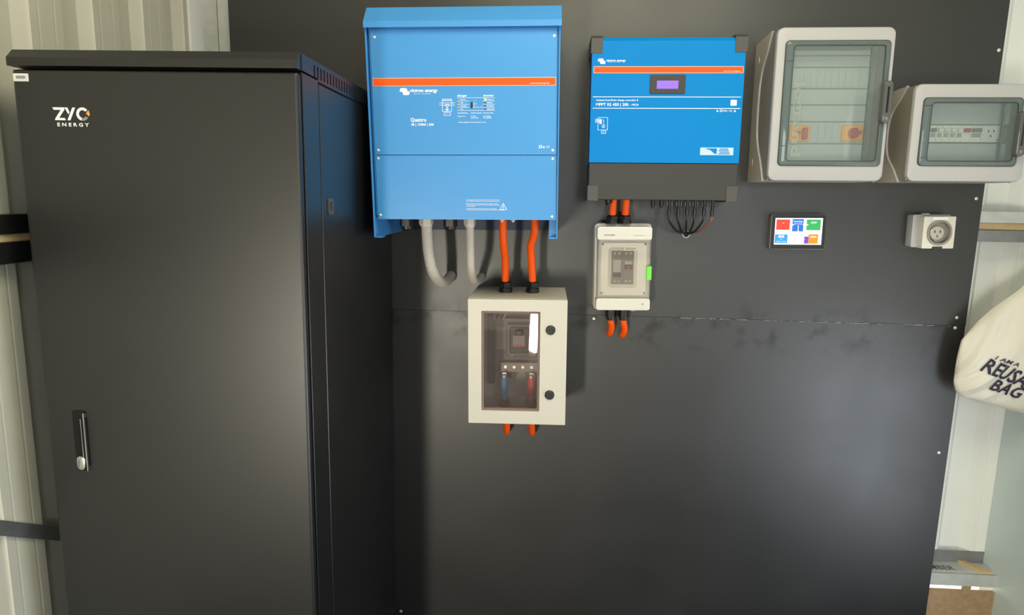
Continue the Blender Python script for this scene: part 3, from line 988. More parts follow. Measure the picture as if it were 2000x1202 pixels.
# ================================================================== BLUE SOLAR CHARGE CONTROLLER
mw_, mh_ = 0.433, 0.450
mp = mount('charge_controller', 'smaller blue solar charge controller with violet display, black base and corner caps', 'charge controller',
           0.334, 1.725, mw_, mh_, 0.6)
MF = -0.142
obj('rear_housing', B(0.004, mw_ - 0.004, -0.120, -0.001, 0.004, mh_ + 0.006), BLACK, mp)
bm = new_bm()
prism(bm, [(MF, 0.108), (MF, mh_ - 0.002), (MF + 0.008, mh_ + 0.008), (MF + 0.032, mh_ + 0.008), (MF + 0.032, 0.108)], 'x', 0.0, mw_)
fc = obj('front_cover', bm, BLUE2, mp)
obj('base_cover', B(0.0, mw_, MF, -0.03, 0.0, 0.1070, bev=0.002, seg=1), CHARCOAL, mp)
for (x0, x1, z0, z1, dn) in ((-0.003, 0.030, 0.414, 0.455, 1), (0.403, 0.437, 0.416, 0.458, 1), (-0.003, 0.029, -0.004, 0.042, 0), (0.402, 0.4355, -0.004, 0.043, 0)):
    bm = new_bm()
    if dn:
        prism(bm, [(MF - 0.002, z0), (MF - 0.002, z1), (MF + 0.012, z1 + 0.009), (-0.02, z1 + 0.009), (-0.02, z0)], 'x', x0, x1)
    else:
        box(bm, x0, x1, MF - 0.002, -0.02, z0, z1, bev=0.0012, seg=1)
    obj('corner_cap', bm, CORNER, mp)
YM = MF - 0.0006
obj('stripe_edge', rbox(new_bm(), 0.0050, 0.4300, YM - 0.0001, YM + 0.0008, 0.3590, 0.3785, r=0.003), PALE, fc)
obj('stripe', rbox(new_bm(), 0.0070, 0.4280, YM - 0.0005, YM + 0.0003, 0.3610, 0.3765, r=0.0025), ORANGE, fc)
db = obj('display_bezel', rbox(new_bm(), 0.1675, 0.2685, YM - 0.0020, YM + 0.001, 0.3020, 0.3550, r=0.004, edge=0.001), CHARCOAL, mp)
obj('display_screen', B(0.1870, 0.2480, YM - 0.0024, YM - 0.0019, 0.3160, 0.3385), LCD, db)
wp = new_bm()
line(wp, [(0.0065, 0.2938), (0.4265, 0.2938)], 0.0016, YM)
line(wp, [(0.0065, 0.2620), (0.4265, 0.2620)], 0.0016, YM)
obj('rule_line', wp, PRINT, fc)
wp = new_bm()
wave_logo(wp, 0.0165, 0.3995, 0.0225, YM)
text(wp, 'victron energy', 0.0410, 0.3915, YM, w=0.055, h=0.0062, bold=0.02)
text(wp, 'B L U E   P O W E R', 0.0470, 0.3888, YM, w=0.034, h=0.0020)
obj('brand_lettering', wp, PRINT, fc)
wp = new_bm()
text(wp, 'www.victronenergy.com', 0.4220, 0.3635, YM - 0.0007, w=0.048, h=0.0032, align='R')
obj('web_address', wp, PRINT, fc)
wp = new_bm()
text(wp, 'Isolated SmartSolar charge controller', 0.0160, 0.2825, YM, w=0.1135, h=0.0048, bold=0.012)
line(wp, [(0.1320, 0.2860), (0.1352, 0.2832), (0.1336, 0.2818), (0.1336, 0.2878), (0.1352, 0.2864), (0.1320, 0.2834)], 0.0006, YM)
text(wp, 'MPPT RS 450 | 200', 0.0155, 0.2685, YM, w=0.0930, h=0.0082, bold=0.012)
text(wp, '- MC4', 0.1120, 0.2690, YM, w=0.0250, h=0.0058, bold=0.012)
obj('model_lettering', wp, PRINT, fc)
wp = new_bm()
rbox(wp, 0.3990, 0.4165, YM - 0.0001, YM + 0.0005, 0.2700, 0.2860, r=0.002)
poly(wp, [(0.3600, 0.2530), (0.3665, 0.2530), (0.3632, 0.2590)], YM)
line(wp, [(0.3710, 0.2535), (0.3765, 0.2535), (0.3765, 0.2585), (0.3710, 0.2585)], 0.0013, YM, closed=True)
text(wp, 'IP21', 0.3800, 0.2535, YM, w=0.0110, h=0.0042, bold=0.02)
text(wp, 'CE', 0.3955, 0.2532, YM, w=0.0090, h=0.0050)
poly(wp, [(0.4090, 0.2530), (0.4160, 0.2530), (0.4125, 0.2590)], YM)
obj('lettering', wp, PRINT, fc)
wp = new_bm()
# wiring pictogram
line(wp, [(0.0225, 0.2360), (0.0500, 0.2360), (0.0500, 0.2010), (0.0225, 0.2010)], 0.0010, YM, closed=True)
for k in range(3):
    line(wp, [(0.0145, 0.2310 - 0.004 * k), (0.0270, 0.2310 - 0.004 * k)], 0.0014, YM)
rbox(wp, 0.0265, 0.0330, YM - 0.0001, YM + 0.0005, 0.2180, 0.2310, r=0.001)
line(wp, [(0.0360, 0.2290), (0.0390, 0.2290), (0.0390, 0.2060)], 0.0009, YM)
line(wp, [(0.0385 + 0.0042 * math.cos(t * PI / 6), 0.2115 + 0.0042 * math.sin(t * PI / 6)) for t in range(12)], 0.0008, YM, closed=True)
line(wp, [(0.0330, 0.1980), (0.0460, 0.1980), (0.0460, 0.1910), (0.0330, 0.1910)], 0.0010, YM, closed=True)
text(wp, '+ -', 0.0395, 0.1930, YM, h=0.003, align='C')
obj('wiring_diagram', wp, PRINT, fc)
wp = new_bm()
rbox(wp, 0.3205, 0.4155, YM - 0.0001, YM + 0.0008, 0.1310, 0.1525, r=0.001)
rl = obj('rating_plate', wp, mat('pale_label', (0.50, 0.66, 0.82), 0.5), fc)
wp = new_bm()
poly(wp, [(0.3330, 0.1500), (0.3680, 0.1500), (0.3680, 0.1350), (0.3620, 0.1350), (0.3500, 0.1450)], YM - 0.0008)
for k in range(4):
    quad(wp, 0.3730 + 0.003 * (k % 2), 0.4060 - 0.002 * k, 0.1340 + 0.0045 * k, 0.1362 + 0.0045 * k, YM - 0.0008)
obj('plate_print', wp, BLUE2, fc)
# underside fittings
bm = new_bm()
for x in (0.197, 0.2225):
    cyl(bm, (x, -0.105, 0.002), (x, -0.105, -0.018), 0.0062, n=14)
    cyl(bm, (x, -0.105, -0.018), (x, -0.105, -0.024), 0.0040, n=12)
obj_loose('solar_socket', bm, MC4, mp, smooth=True)
bm = new_bm()
lathe(bm, (0.064, -0.100, 0.001), (0, 0, -1), [(0, 0.010), (0.010, 0.010), (0.012, 0.008), (0.018, 0.007)], 18)
obj('spare_gland', bm, BLACK, mp, smooth=True)

# solar leads: connector and lead each, all run into one grommet
hole = Vector((0.4436, 0.0, 1.3950))
ends = [(0.3666, 0), (0.3941, 0), (0.4200, 0), (0.4428, 0), (0.4702, 0), (0.4945, 1)]
words = ['leftmost', 'second from left', 'third from left', 'third from right', 'second from right', None]
for k, (x, isred) in enumerate(ends):
    lab = ('reddish solar lead at the right end under the charge controller' if isred else
           'black solar lead, %s of the six plugged under the charge controller' % words[k])
    zb = 1.5005 + (x - 0.1205) * 0.0102
    root = thing('solar_lead', lab, 'cable', (x, -0.105, zb), 0, 'solar leads plugged under the charge controller')
    bm = new_bm()
    cyl(bm, (0, 0, 0.0), (0, 0, -0.022), 0.0066, n=14)
    cyl(bm, (0, 0, -0.022), (0, 0, -0.030), 0.0048, n=12)
    cyl(bm, (0, 0, -0.030), (0, 0, -0.050), 0.0062, 0.0054, n=14)
    box(bm, -0.0078, 0.0078, -0.003, 0.003, -0.020, -0.006)
    obj('connector', bm, MC4, root, smooth=True)
    rel = hole + Vector((0.0018 * (k - 2.5), -0.004, 0.002 * abs(k - 2.5) - 0.004)) - Vector((x, -0.105, zb))
    d = rel.x
    bm = new_bm()
    tube(bm, [(0, 0, -0.048), (d * 0.04, 0.004, -0.064), (d * 0.45, 0.045, -0.094 + 0.002 * abs(d) * 100 * 0), (d * 0.85, 0.085, rel.z + 0.004), rel + Vector((0, 0.006, 0))], 0.0031, n=8, step=0.006)
    obj('lead', bm, RUBBER_RED if isred else BLACK, root, smooth=True)
gr = thing('cable_grommet', 'small black grommet with white rim where the solar leads enter the board', 'grommet', (hole.x, 0, hole.z))
obj('rim', lathe(new_bm(), (0, 0.001, 0), (0, -1, 0), [(0, 0.0125), (0.002, 0.0120), (0.003, 0.010)], 18), NWHITE, gr, smooth=True)
obj('plug', lathe(new_bm(), (0, -0.001, 0), (0, -1, 0), [(0, 0.0098), (0.005, 0.0090), (0.007, 0.006)], 16), BLACK, gr, smooth=True)

# ================================================================== SMALL WHITE BREAKER BOX
nw, nh = 0.167, 0.259
nb = mount('breaker_enclosure', 'small white plastic breaker enclosure with a green sticker, below the charge controller', 'electrical box',
           0.240, 1.289, nw, nh, 1.2)
obj('base', rbox(new_bm(), -0.004, nw + 0.006, -0.050, -0.001, -0.006, nh + 0.009, r=0.012, edge=0.006), NWHITE, nb, smooth=True)
bm = new_bm()
rbox(bm, 0.0, nw, -0.100, -0.048, 0.2180, nh, r=0.008, edge=0.003)
rbox(bm, 0.0, nw, -0.100, -0.048, 0.0, 0.0375, r=0.008, edge=0.003)
box(bm, 0.002, nw - 0.002, -0.078, -0.048, 0.0375, 0.2180)
cov = obj('cover', bm, NWHITE, nb)
bm = new_bm()
frame(bm, (0.014, 0.154, 0.0465, 0.2095), (0.0465, 0.1165, 0.0785, 0.1855), -0.086, -0.0775, ro=0.010, ri=0.002, slope=0.010)
obj('inner_frame', bm, NFRAME, nb)
bm = new_bm()
for (a, b) in ((0.0190, 0.2045), (0.1490, 0.2045), (0.0180, 0.0530), (0.1500, 0.0530)):
    lathe(bm, (a, -0.0855, b), (0, -1, 0), [(0, 0.0036), (0.0015, 0.0034)], 12)
obj_loose('cover_screw', bm, GREYPRINT, nb)
bm = new_bm()
box(bm, 0.004, nw - 0.004, -0.0985, -0.0965, 0.0380, 0.2170)
for x0, x1 in ((0.002, 0.004), (nw - 0.004, nw - 0.002)):
    box(bm, x0, x1, -0.0985, -0.079, 0.0380, 0.2170)
obj('clear_flap', bm, CLEAR, nb)
bm = new_bm()
frame(bm, (0.0840, 0.1220, 0.1860, 0.1990), (0.0855, 0.1205, 0.1870, 0.1980), -0.0990, -0.0985, ro=0.003, ri=0.002)
obj('flap_catch', bm, NWHITE, nb)
wp = new_bm()
text(wp, 'NOARK', 0.0210, 0.2310, -0.1004, w=0.0340, h=0.0052, bold=0.01)
obj('lettering', wp, TEXTGREY, cov)
wp = new_bm()
text(wp, 'Ex9 Enclosure', 0.1140, 0.2315, -0.1004, w=0.0300, h=0.0026)
obj('lettering', wp, TEXTGREY, cov)
wp = new_bm()
poly(wp, [(0.1410, 0.0190), (0.1475, 0.0190), (0.1442, 0.0240)], -0.1004)
obj('warning_mark', wp, TEXTGREY, cov)
obj('green_sticker', B(nw - 0.0130, nw + 0.0012, -0.1008, -0.0840, 0.0960, 0.1380), GREEN, nb)
obj('drain_plug', lathe(new_bm(), (0.118, -0.075, 0.0), (0, 0, -1), [(0, 0.010), (0.004, 0.009)], 16), NWHITE, nb)
nbo = nb.location.copy()
for k, (x0, x1) in enumerate(((0.0475, 0.0810), (0.0825, 0.1155))):
    q = thing('circuit_breaker', ('left' if k == 0 else 'right') + ' dark breaker seen through the window of the white enclosure', 'breaker', nbo, 1.2, 'breakers in the white enclosure')
    bm = new_bm()
    box(bm, x0, x1, -0.0815, -0.0776, 0.0800, 0.1840)
    obj('case', bm, BRK, q)
    obj('rating_label', B(x0 + 0.006, x1 - 0.005, -0.0822, -0.0815, 0.118 if k == 0 else 0.142, 0.156 if k == 0 else 0.152), LABELGREY, q)
    obj('toggle', B(x0 + 0.005, x1 - 0.005, -0.0900, -0.0815, 0.128 if k else 0.104, 0.140 if k else 0.114, bev=0.001, seg=1), BRK_DARK, q)
    if k:
        obj('red_mark', B(x0 + 0.013, x0 + 0.021, -0.0905, -0.0900, 0.130, 0.136), RED, q)
    bm = new_bm()
    for i in range(2):
        lathe(bm, (x0 + 0.010 + 0.013 * i, -0.0815, 0.090), (0, -1, 0), [(0, 0.0045), (0.002, 0.004)], 10)
        lathe(bm, (x0 + 0.010 + 0.013 * i, -0.0815, 0.176), (0, -1, 0), [(0, 0.0045), (0.002, 0.004)], 10)
    obj_loose('terminal_screw', bm, LABELGREY, q)
for i, x in enumerate((0.0490, 0.0890)):
    bm = new_bm()
    gland_up(bm, x, -0.050, nh + 0.008, 0.0210, 0.026)
    obj('cable_gland', bm, BLACK, nb)
    bm = new_bm()
    gland_down(nb, x + 0.003, -0.050, -0.004, 0.0180, BLACK)
    bm.free()
for i, (s, x) in enumerate((('left', 0.0490), ('right', 0.0890))):
    t0 = to_world(nb, (x, -0.050, nh + 0.016))
    cable('short %s orange cable between the charge controller and the white enclosure' % s,
          [(t0.x + 0.0005, -0.056, 1.512), t0 + Vector((0, -0.004, 0.028)), t0], 0.0110)
    t1 = to_world(nb, (x + 0.003, -0.050, -0.020))
    hx, hz = ((0.2145, 1.066), (0.2565, 1.062))[i]
    cable('%s orange cable curving from under the white enclosure into the board' % s,
          [t1, t1 + Vector((0.001, 0, -0.022)), (hx + 0.0035, -0.034, hz + 0.026), (hx + 0.001, -0.014, hz + 0.004), (hx, 0.008, hz - 0.004)], 0.0100)

# ================================================================== GREY ENCLOSURES WITH SMOKED DOORS
def enclosure(name, label, cx, cz, w, h, tilt, hole_, handle):
    r = mount(name, label, 'electrical box', cx, cz, w, h, tilt)
    D_ = 0.190
    a, b_ = 0.137, 0.056
    k0, k1 = 0.34, 0.70
    bm = new_bm()
    prism(bm, [(0.0, 0.0), (0.0, h - 0.006), (-0.10, h), (-a, h), (-b_, h * k1), (-b_, h * k0), (-a, 0.0)], 'x', 0.0, w)
    base = obj('base', bm, EBASE, r)
    # knock-out discs on the left flank
    for zz in ((h * 0.86, h * 0.14) if h > 0.3 else (h * 0.5,)):
        obj('knockout', lathe(new_bm(), (0.0, -0.030, zz), (-1, 0, 0), [(0, 0.012), (0.0015, 0.0115)], 20), EBASE, base)
    # lid: cheeks that dip back along the sides, front ring
    seam = [(-a - 0.004, h), (-b_ - 0.004, h * k1), (-b_ - 0.004, h * k0), (-a - 0.004, 0.0)]
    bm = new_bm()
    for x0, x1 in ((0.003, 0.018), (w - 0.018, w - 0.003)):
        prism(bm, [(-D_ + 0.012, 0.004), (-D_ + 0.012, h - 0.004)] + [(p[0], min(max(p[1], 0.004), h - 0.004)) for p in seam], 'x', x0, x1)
    obj_loose('lid_cheek', bm, CHEEK, r)  # cheeks coloured darker than the lid front, in place of shade
    bm = new_bm()
    for x0 in (0.0015, w - 0.0015):
        tube(bm, [(x0, p[0] - 0.002, p[1]) for p in ([seam[0]] + [(seam[0][0] + 0.35 * (seam[1][0] - seam[0][0]), h + 0.35 * (seam[1][1] - h))] + seam[1:3] +
             [(seam[3][0] + 0.35 * (seam[2][0] - seam[3][0]), 0.35 * seam[2][1])] + [seam[3]])], 0.0036, n=8, step=0.012)
    obj_loose('lid_rim', bm, EGREY, r, smooth=True)
    bm = new_bm()
    box(bm, 0.018, w - 0.018, -D_ + 0.012, -a - 0.002, h - 0.018, h - 0.001)
    box(bm, 0.018, w - 0.018, -D_ + 0.012, -a - 0.002, 0.001, 0.018)
    obj('lid_edge', bm, EGREY, r)
    bm = new_bm()
    frame(bm, (0.0, w, 0.0, h), hole_, -D_, -D_ + 0.014, ro=0.020, ri=0.012, edge=0.006)
    ring = obj('lid_front', bm, EGREY, r, smooth=True)
    # dark inside back
    x0, x1, z0, z1 = hole_
    obj('inner_back', B(0.016, w - 0.018, -0.126, -0.118, 0.016, h - 0.016), CHEEK, r)
    # smoked door: rim and pane
    bm = new_bm()
    frame(bm, (x0 + 0.001, x1 - 0.001, z0 + 0.001, z1 - 0.001), (x0 + 0.022, x1 - 0.016, z0 + 0.014, z1 - 0.014), -D_ - 0.006, -D_ + 0.012, ro=0.012, ri=0.008, edge=0.003)
    dr = obj('smoked_door', bm, SMOKE2, r, smooth=True)
    obj('pane', rbox(new_bm(), x0 + 0.022, x1 - 0.016, -D_ - 0.004, -D_ - 0.001, z0 + 0.014, z1 - 0.014, r=0.008), SMOKE, dr)
    obj('door_seal', frame(new_bm(), (x0 - 0.0003, x1 + 0.0003, z0 - 0.0003, z1 + 0.0003), (x0 + 0.0022, x1 - 0.0022, z0 + 0.0022, z1 - 0.0022), -D_ - 0.0012, -D_ + 0.004, ro=0.012, ri=0.010), BRK_DARK, r)
    obj('pane_seal', frame(new_bm(), (x0 + 0.0208, x1 - 0.0148, z0 + 0.0128, z1 - 0.0128), (x0 + 0.0226, x1 - 0.0166, z0 + 0.0146, z1 - 0.0146), -D_ - 0.0064, -D_ - 0.004, ro=0.009, ri=0.008), BRK_DARK, dr)
    # step in the pane on the right, hinge tabs on the left
    obj('pane_step', B(x1 - 0.052, x1 - 0.047, -D_ - 0.005, -D_ + 0.004, z0 + 0.018, z1 - 0.018), SMOKE2, dr)
    bm = new_bm()
    zs = (z0 + 0.055, z1 - 0.055) if h > 0.3 else (z0 + 0.022, z1 - 0.022)
    for zz in zs:
        box(bm, x0 + 0.003, x0 + 0.021, -D_ - 0.0068, -D_ - 0.0055, zz - 0.0006, zz + 0.0006)
    obj_loose('hinge_line', bm, BRK_DARK, dr)
    # catch handle
    hx0, hx1, hz0, hz1 = handle
    bm = new_bm()
    frame(bm, (hx0, hx1, hz0, hz1), (hx0 + 0.010, hx1 - 0.010, hz0 + 0.028, hz1 - 0.016), -D_ - 0.022, -D_ - 0.004, ro=0.0115, ri=0.002, edge=0.005)
    hn = obj('handle', bm, HANDLE, r, smooth=True)
    obj('handle_slot', B(hx0 + 0.0095, hx1 - 0.0095, -D_ - 0.008, -D_ - 0.005, hz0 + 0.028, hz1 - 0.016), DEEP, hn)
    obj('handle_pivot', lathe(new_bm(), ((hx0 + hx1) / 2, -D_ - 0.022, hz0 + 0.013), (0, -1, 0), [(0, 0.0055), (0.0015, 0.005)], 14), BRK, hn)
    return r, dr
H1 = (0.0235, 0.3065, 0.0415, 0.3785)
e1, dr1 = enclosure('isolator_enclosure', 'larger grey enclosure with smoked door and two orange switches inside, right of the charge controller',
                    0.779, 1.770, 0.318, 0.414, 0.7, H1, (0.288, 0.314, 0.156, 0.270))
IY = -0.130
lines_ = [(0.366, 0.352), (0.350, 0.3195), (0.318, 0.2610), (0.2595, 0.2165), (0.215, 0.1695), (0.168, 0.1080), (0.1065, 0.050)]
for k, (za, zb) in enumerate(lines_):
    obj('cover_strip', B(0.052, 0.284, IY, IY + 0.006, zb + 0.0006, za - 0.0006, bev=0.0012, seg=1), INNER, e1)
bm = new_bm()
for k in range(9):
    x = 0.100 + k * 0.0195
    box(bm, x, x + 0.0175, IY - 0.0016, IY - 0.0002, 0.2650, 0.3120, bev=0.001, seg=1)
obj_loose('blank_module', bm, INNER, e1)
bm = new_bm()
for k in range(4):
    x = 0.132 + k * 0.0200
    box(bm, x, x + 0.0180, IY - 0.0014, IY - 0.0002, 0.1120, 0.1640, bev=0.001, seg=1)
obj_loose('lower_module', bm, INNER, e1)
wp = new_bm()
text(wp, 'legrand', 0.0580, 0.2670, -0.1955, w=0.2000, h=0.0245, bold=0.035, rot=-PI / 2)
obj('lettering', wp, clear('embossed_letter', (0.62, 0.66, 0.64), haze=0.30, haze_col=(0.60, 0.66, 0.63)), dr1)
# the two rotary isolators
for k, (x0, x1, s, ang) in enumerate(((0.0700, 0.1270, 'left', 0), (0.2180, 0.2765, 'right', 1))):
    q = thing('isolator_switch', '%s orange isolator plate with red knob inside the larger grey enclosure' % s, 'switch', e1.location.copy(), 0.7, 'isolators in the larger enclosure')
    obj('plate', B(x0, x1, IY - 0.006, IY - 0.0002, 0.1135, 0.1595, bev=0.0012, seg=1), ORANGE_PLATE, q)
    cx_, cz_ = (x0 + x1) / 2 + (0.012 if k == 0 else 0.002), 0.1365
    bm = new_bm()
    if k == 0:
        box(bm, cx_ - 0.0060, cx_ + 0.0060, IY - 0.024, IY - 0.0062, cz_ - 0.019, cz_ + 0.014, bev=0.002, seg=1)
        box(bm, cx_ - 0.0180, cx_ - 0.0060, IY - 0.020, IY - 0.0062, cz_ + 0.0005, cz_ + 0.0040)
        obj('knob', bm, RED, q)
    else:
        lathe(bm, (cx_, IY - 0.0062, cz_), (0, -1, 0), [(0, 0.0150), (0.010, 0.0145), (0.016, 0.0120)], 18)
        box(bm, cx_ - 0.004, cx_ + 0.016, IY - 0.026, IY - 0.020, cz_ - 0.004, cz_ + 0.004)
        obj('knob', bm, RED, q)
e2, dr2 = enclosure('outlet_enclosure', 'shorter grey enclosure with smoked door and white breakers inside, at the far right',
                    1.1615, 1.7, 0.314, 0.264, 0.6, (0.0235, 0.2900, 0.0425, 0.2270), (0.2720, 0.2970, 0.068, 0.190))
obj('cover_plate', B(0.040, 0.296, IY, IY + 0.006, 0.163, 0.232), INNER, e2)
obj('cover_plate', B(0.040, 0.296, IY, IY + 0.006, 0.036, 0.108), INNER, e2)
# modular breakers on the rail
def breaker(x, w_, m, toggle_m, label, group='breakers in the shorter enclosure', blank=False):
    q = thing('modular_breaker', label, 'breaker', e2.location.copy(), 0.6, group)
    obj('case', B(x + 0.0004, x + w_ - 0.0004, IY - 0.004, IY + 0.005, 0.1130, 0.1590, bev=0.0008, seg=1), m, q)
    if not blank:
        obj('toggle', B(x + 0.003, x + w_ - 0.003, IY - 0.013, IY - 0.0040, 0.1400, 0.1500, bev=0.001, seg=1), toggle_m, q)
        obj('rating_window', B(x + 0.003, x + w_ - 0.003, IY - 0.0046, IY - 0.0040, 0.1260, 0.1370), LABELGREY if toggle_m is not RED else BRWHITE, q)
    return q
TG = mat('toggle_grey', (0.20, 0.21, 0.20), 0.5)
for k in range(2):
    breaker(0.0620 + 0.018 * k, 0.018, BRWHITE, TG, ('first' if k == 0 else 'second') + ' grey toggled breaker from the left in the shorter enclosure')
ords = ['third', 'fourth', 'fifth', 'sixth']
for k in range(4):
    breaker(0.0980 + 0.018 * k, 0.018, BRWHITE, BRWHITE, ords[k] + ' breaker from the left in the shorter enclosure, white toggle')
breaker(0.1700, 0.0230, BRWHITE, RED, 'breaker with red toggle in the shorter grey enclosure')
breaker(0.1930, 0.0300, BRWHITE, TG, 'wide breaker with grey toggle just right of the red toggle')
po = thing('socket_module', 'white rail socket module at the right end of the breaker row', 'socket', e2.location.copy(), 0.6)
obj('case', B(0.2234, 0.2740, IY - 0.004, IY + 0.005, 0.1130, 0.1590, bev=0.0008, seg=1), BRWHITE, po)
bm = new_bm()
box(bm, 0.2400, 0.2435, IY - 0.0046, IY - 0.0040, 0.1405, 0.1465)
box(bm, 0.2545, 0.2580, IY - 0.0046, IY - 0.0040, 0.1405, 0.1465)
box(bm, 0.2475, 0.2508, IY - 0.0046, IY - 0.0040, 0.1265, 0.1330)
lathe(bm, (0.2680, IY - 0.0040, 0.1190), (0, -1, 0), [(0, 0.0022), (0.0006, 0.0022)], 10)
obj_loose('pin_slot', bm, BRK_DARK, po)

# ================================================================== TOUCH SCREEN
sw, sh = 0.169, 0.109
DARKEDGE = mat('dark_metal_edge', (0.20, 0.20, 0.20), 0.4, metal=0.5)
sc = mount('touch_screen', 'black framed touch screen with coloured tiles, below the larger grey enclosure', 'display', 0.783, 1.411, sw, sh, 1.0)
obj('shell', rbox(new_bm(), 0.0, sw, -0.0235, -0.001, 0.0, sh, r=0.006, edge=0.0015), DARKEDGE, sc)
obj('bezel', rbox(new_bm(), 0.0018, sw - 0.0018, -0.0245, -0.020, 0.0018, sh - 0.0018, r=0.005), BLACK, sc)
YS = -0.0250
bm = new_bm()
quad(bm, 0.0125, 0.1568, 0.0150, 0.0975, YS, 0.0010)
dp = obj('display', bm, S_WHITE, sc)
YT = YS - 0.0004
for nm, m, r_ in (('red_tile', S_RED, (0.0160, 0.0570, 0.0610, 0.0930)), ('blue_tile', S_BLUE, (0.0650, 0.0987, 0.0558, 0.0944)),
                  ('green_tile', S_GREEN, (0.1080, 0.1510, 0.0600, 0.0930)), ('light_blue_tile', S_LBLUE, (0.0140, 0.0530, 0.0196, 0.0466)),
                  ('purple_tile', S_PURPLE, (0.1040, 0.1180, 0.0183, 0.0404)), ('orange_tile', S_ORANGE, (0.1167, 0.1458, 0.0183, 0.0474))):
    bm = new_bm()
    quad(bm, *r_, YT if nm != 'orange_tile' else YT - 0.0003)
    obj(nm, bm, m, dp)
wp = new_bm()
YW = YT - 0.0006
text(wp, '--', 0.0365, 0.0800, YW, h=0.006, align='C', bold=0.03)
obj('lettering', wp, S_WHITE, dp)
wp = new_bm()
text(wp, 'Inverting', 0.0818, 0.0850, YW, w=0.0260, h=0.0045, bold=0.02, align='C')
text(wp, 'victron energy', 0.0818, 0.0785, YW, w=0.0240, h=0.0030, bold=0.02, align='C')
line(wp, [(0.0830, 0.0740), (0.0830, 0.0640)], 0.0018, YW)
obj('lettering', wp, S_WHITE, dp)
wp = new_bm()
text(wp, '31W', 0.1300, 0.0805, YW, h=0.0060, align='C', bold=0.02)
obj('lettering', wp, S_WHITE, dp)
wp = new_bm()
text(wp, '80%', 0.0335, 0.0365, YW, h=0.0075, align='C', bold=0.02)
text(wp, 'Idle', 0.0335, 0.0305, YW, h=0.0028, align='C')
text(wp, '53.2V  0.0A', 0.0335, 0.0230, YW, w=0.0300, h=0.0034, align='C')
obj('lettering', wp, S_WHITE, dp)
wp = new_bm()
text(wp, '2475W', 0.1312, 0.0370, YW - 0.0003, w=0.0190, h=0.0048, align='C', bold=0.02)
obj('lettering', wp, S_WHITE, dp)
wp = new_bm()
for (x, z) in ((0.0590, 0.0770), (0.0680, 0.0770), (0.0990, 0.0770), (0.1110, 0.0770), (0.0835, 0.0590), (0.0550, 0.0330)):
    lathe(wp, (x, YW + 0.0004, z), (0, -1, 0), [(0, 0.0022), (0.0005, 0.0022)], 10)
obj_loose('link_dot', wp, S_WHITE, dp)
wp = new_bm()
line(wp, [(0.0840, 0.0560), (0.0840, 0.0320), (0.0570, 0.0320)], 0.0008, YT)
line(wp, [(0.0840, 0.0320), (0.1080, 0.0320)], 0.0008, YT)
obj('flow_line', wp, STICKER, dp)

# ================================================================== WEATHERPROOF OUTLET
ow, oh = 0.093, 0.095
ot = mount('wall_outlet', 'cream weatherproof socket outlet on the board, right of the touch screen', 'outlet', 1.188, 1.421, ow, oh, 1.4)
obj('base', rbox(new_bm(), -0.020, ow, -0.034, -0.001, 0.0, 0.100, r=0.006, edge=0.002), EGREY, ot, smooth=True)
bm = new_bm()
frame(bm, (-0.001, ow, -0.002, oh), (0.012, 0.083, 0.010, 0.082), -0.060, -0.032, ro=0.003, ri=0.030, edge=0.0015)
obj('face', bm, NWHITE, ot, smooth=True)
obj('well', lathe(new_bm(), (0.0465, -0.0335, 0.046), (0, -1, 0), [(0, 0.037), (0.006, 0.037)], 28), EGREY, ot, smooth=True)
obj('ring', frame(new_bm(), (0.0105, 0.0835, 0.008, 0.084), (0.0165, 0.0775, 0.014, 0.078), -0.063, -0.056, ro=0.034, ri=0.029), CHEEK, ot, smooth=True)
obj('socket_face', lathe(new_bm(), (0.0465, -0.0395, 0.044), (0, -1, 0), [(0, 0.022), (0.010, 0.0215), (0.012, 0.019)], 24), NWHITE, ot, smooth=True)
bm = new_bm()
for dx, dz, t in ((-0.008, 0.005, 0.5), (0.008, 0.005, -0.5), (0, -0.009, 0)):
    box(bm, 0.0465 + dx - 0.0018, 0.0465 + dx + 0.0018, -0.0522, -0.0514, 0.044 + dz - 0.004, 0.044 + dz + 0.004)
obj_loose('pin_slot', bm, BRK_DARK, ot)
obj('clear_cap', lathe(new_bm(), (0.0465, -0.0610, 0.046), (0, -1, 0), [(0, 0.030), (0.004, 0.029), (0.006, 0.022)], 28), CLEAR, ot, smooth=True)
obj('hinge_plate', B(0.022, 0.068, -0.0625, -0.058, 0.084, 0.094, bev=0.001, seg=1), NFRAME, ot)
obj('top_button', lathe(new_bm(), (0.022, -0.020, 0.100), (0, 0, 1), [(0, 0.013), (0.003, 0.012), (0.004, 0.008)], 18), NWHITE, ot, smooth=True)
obj('lower_catch', B(0.030, 0.060, -0.062, -0.052, -0.006, 0.004, bev=0.001, seg=1), BRK_DARK, ot)

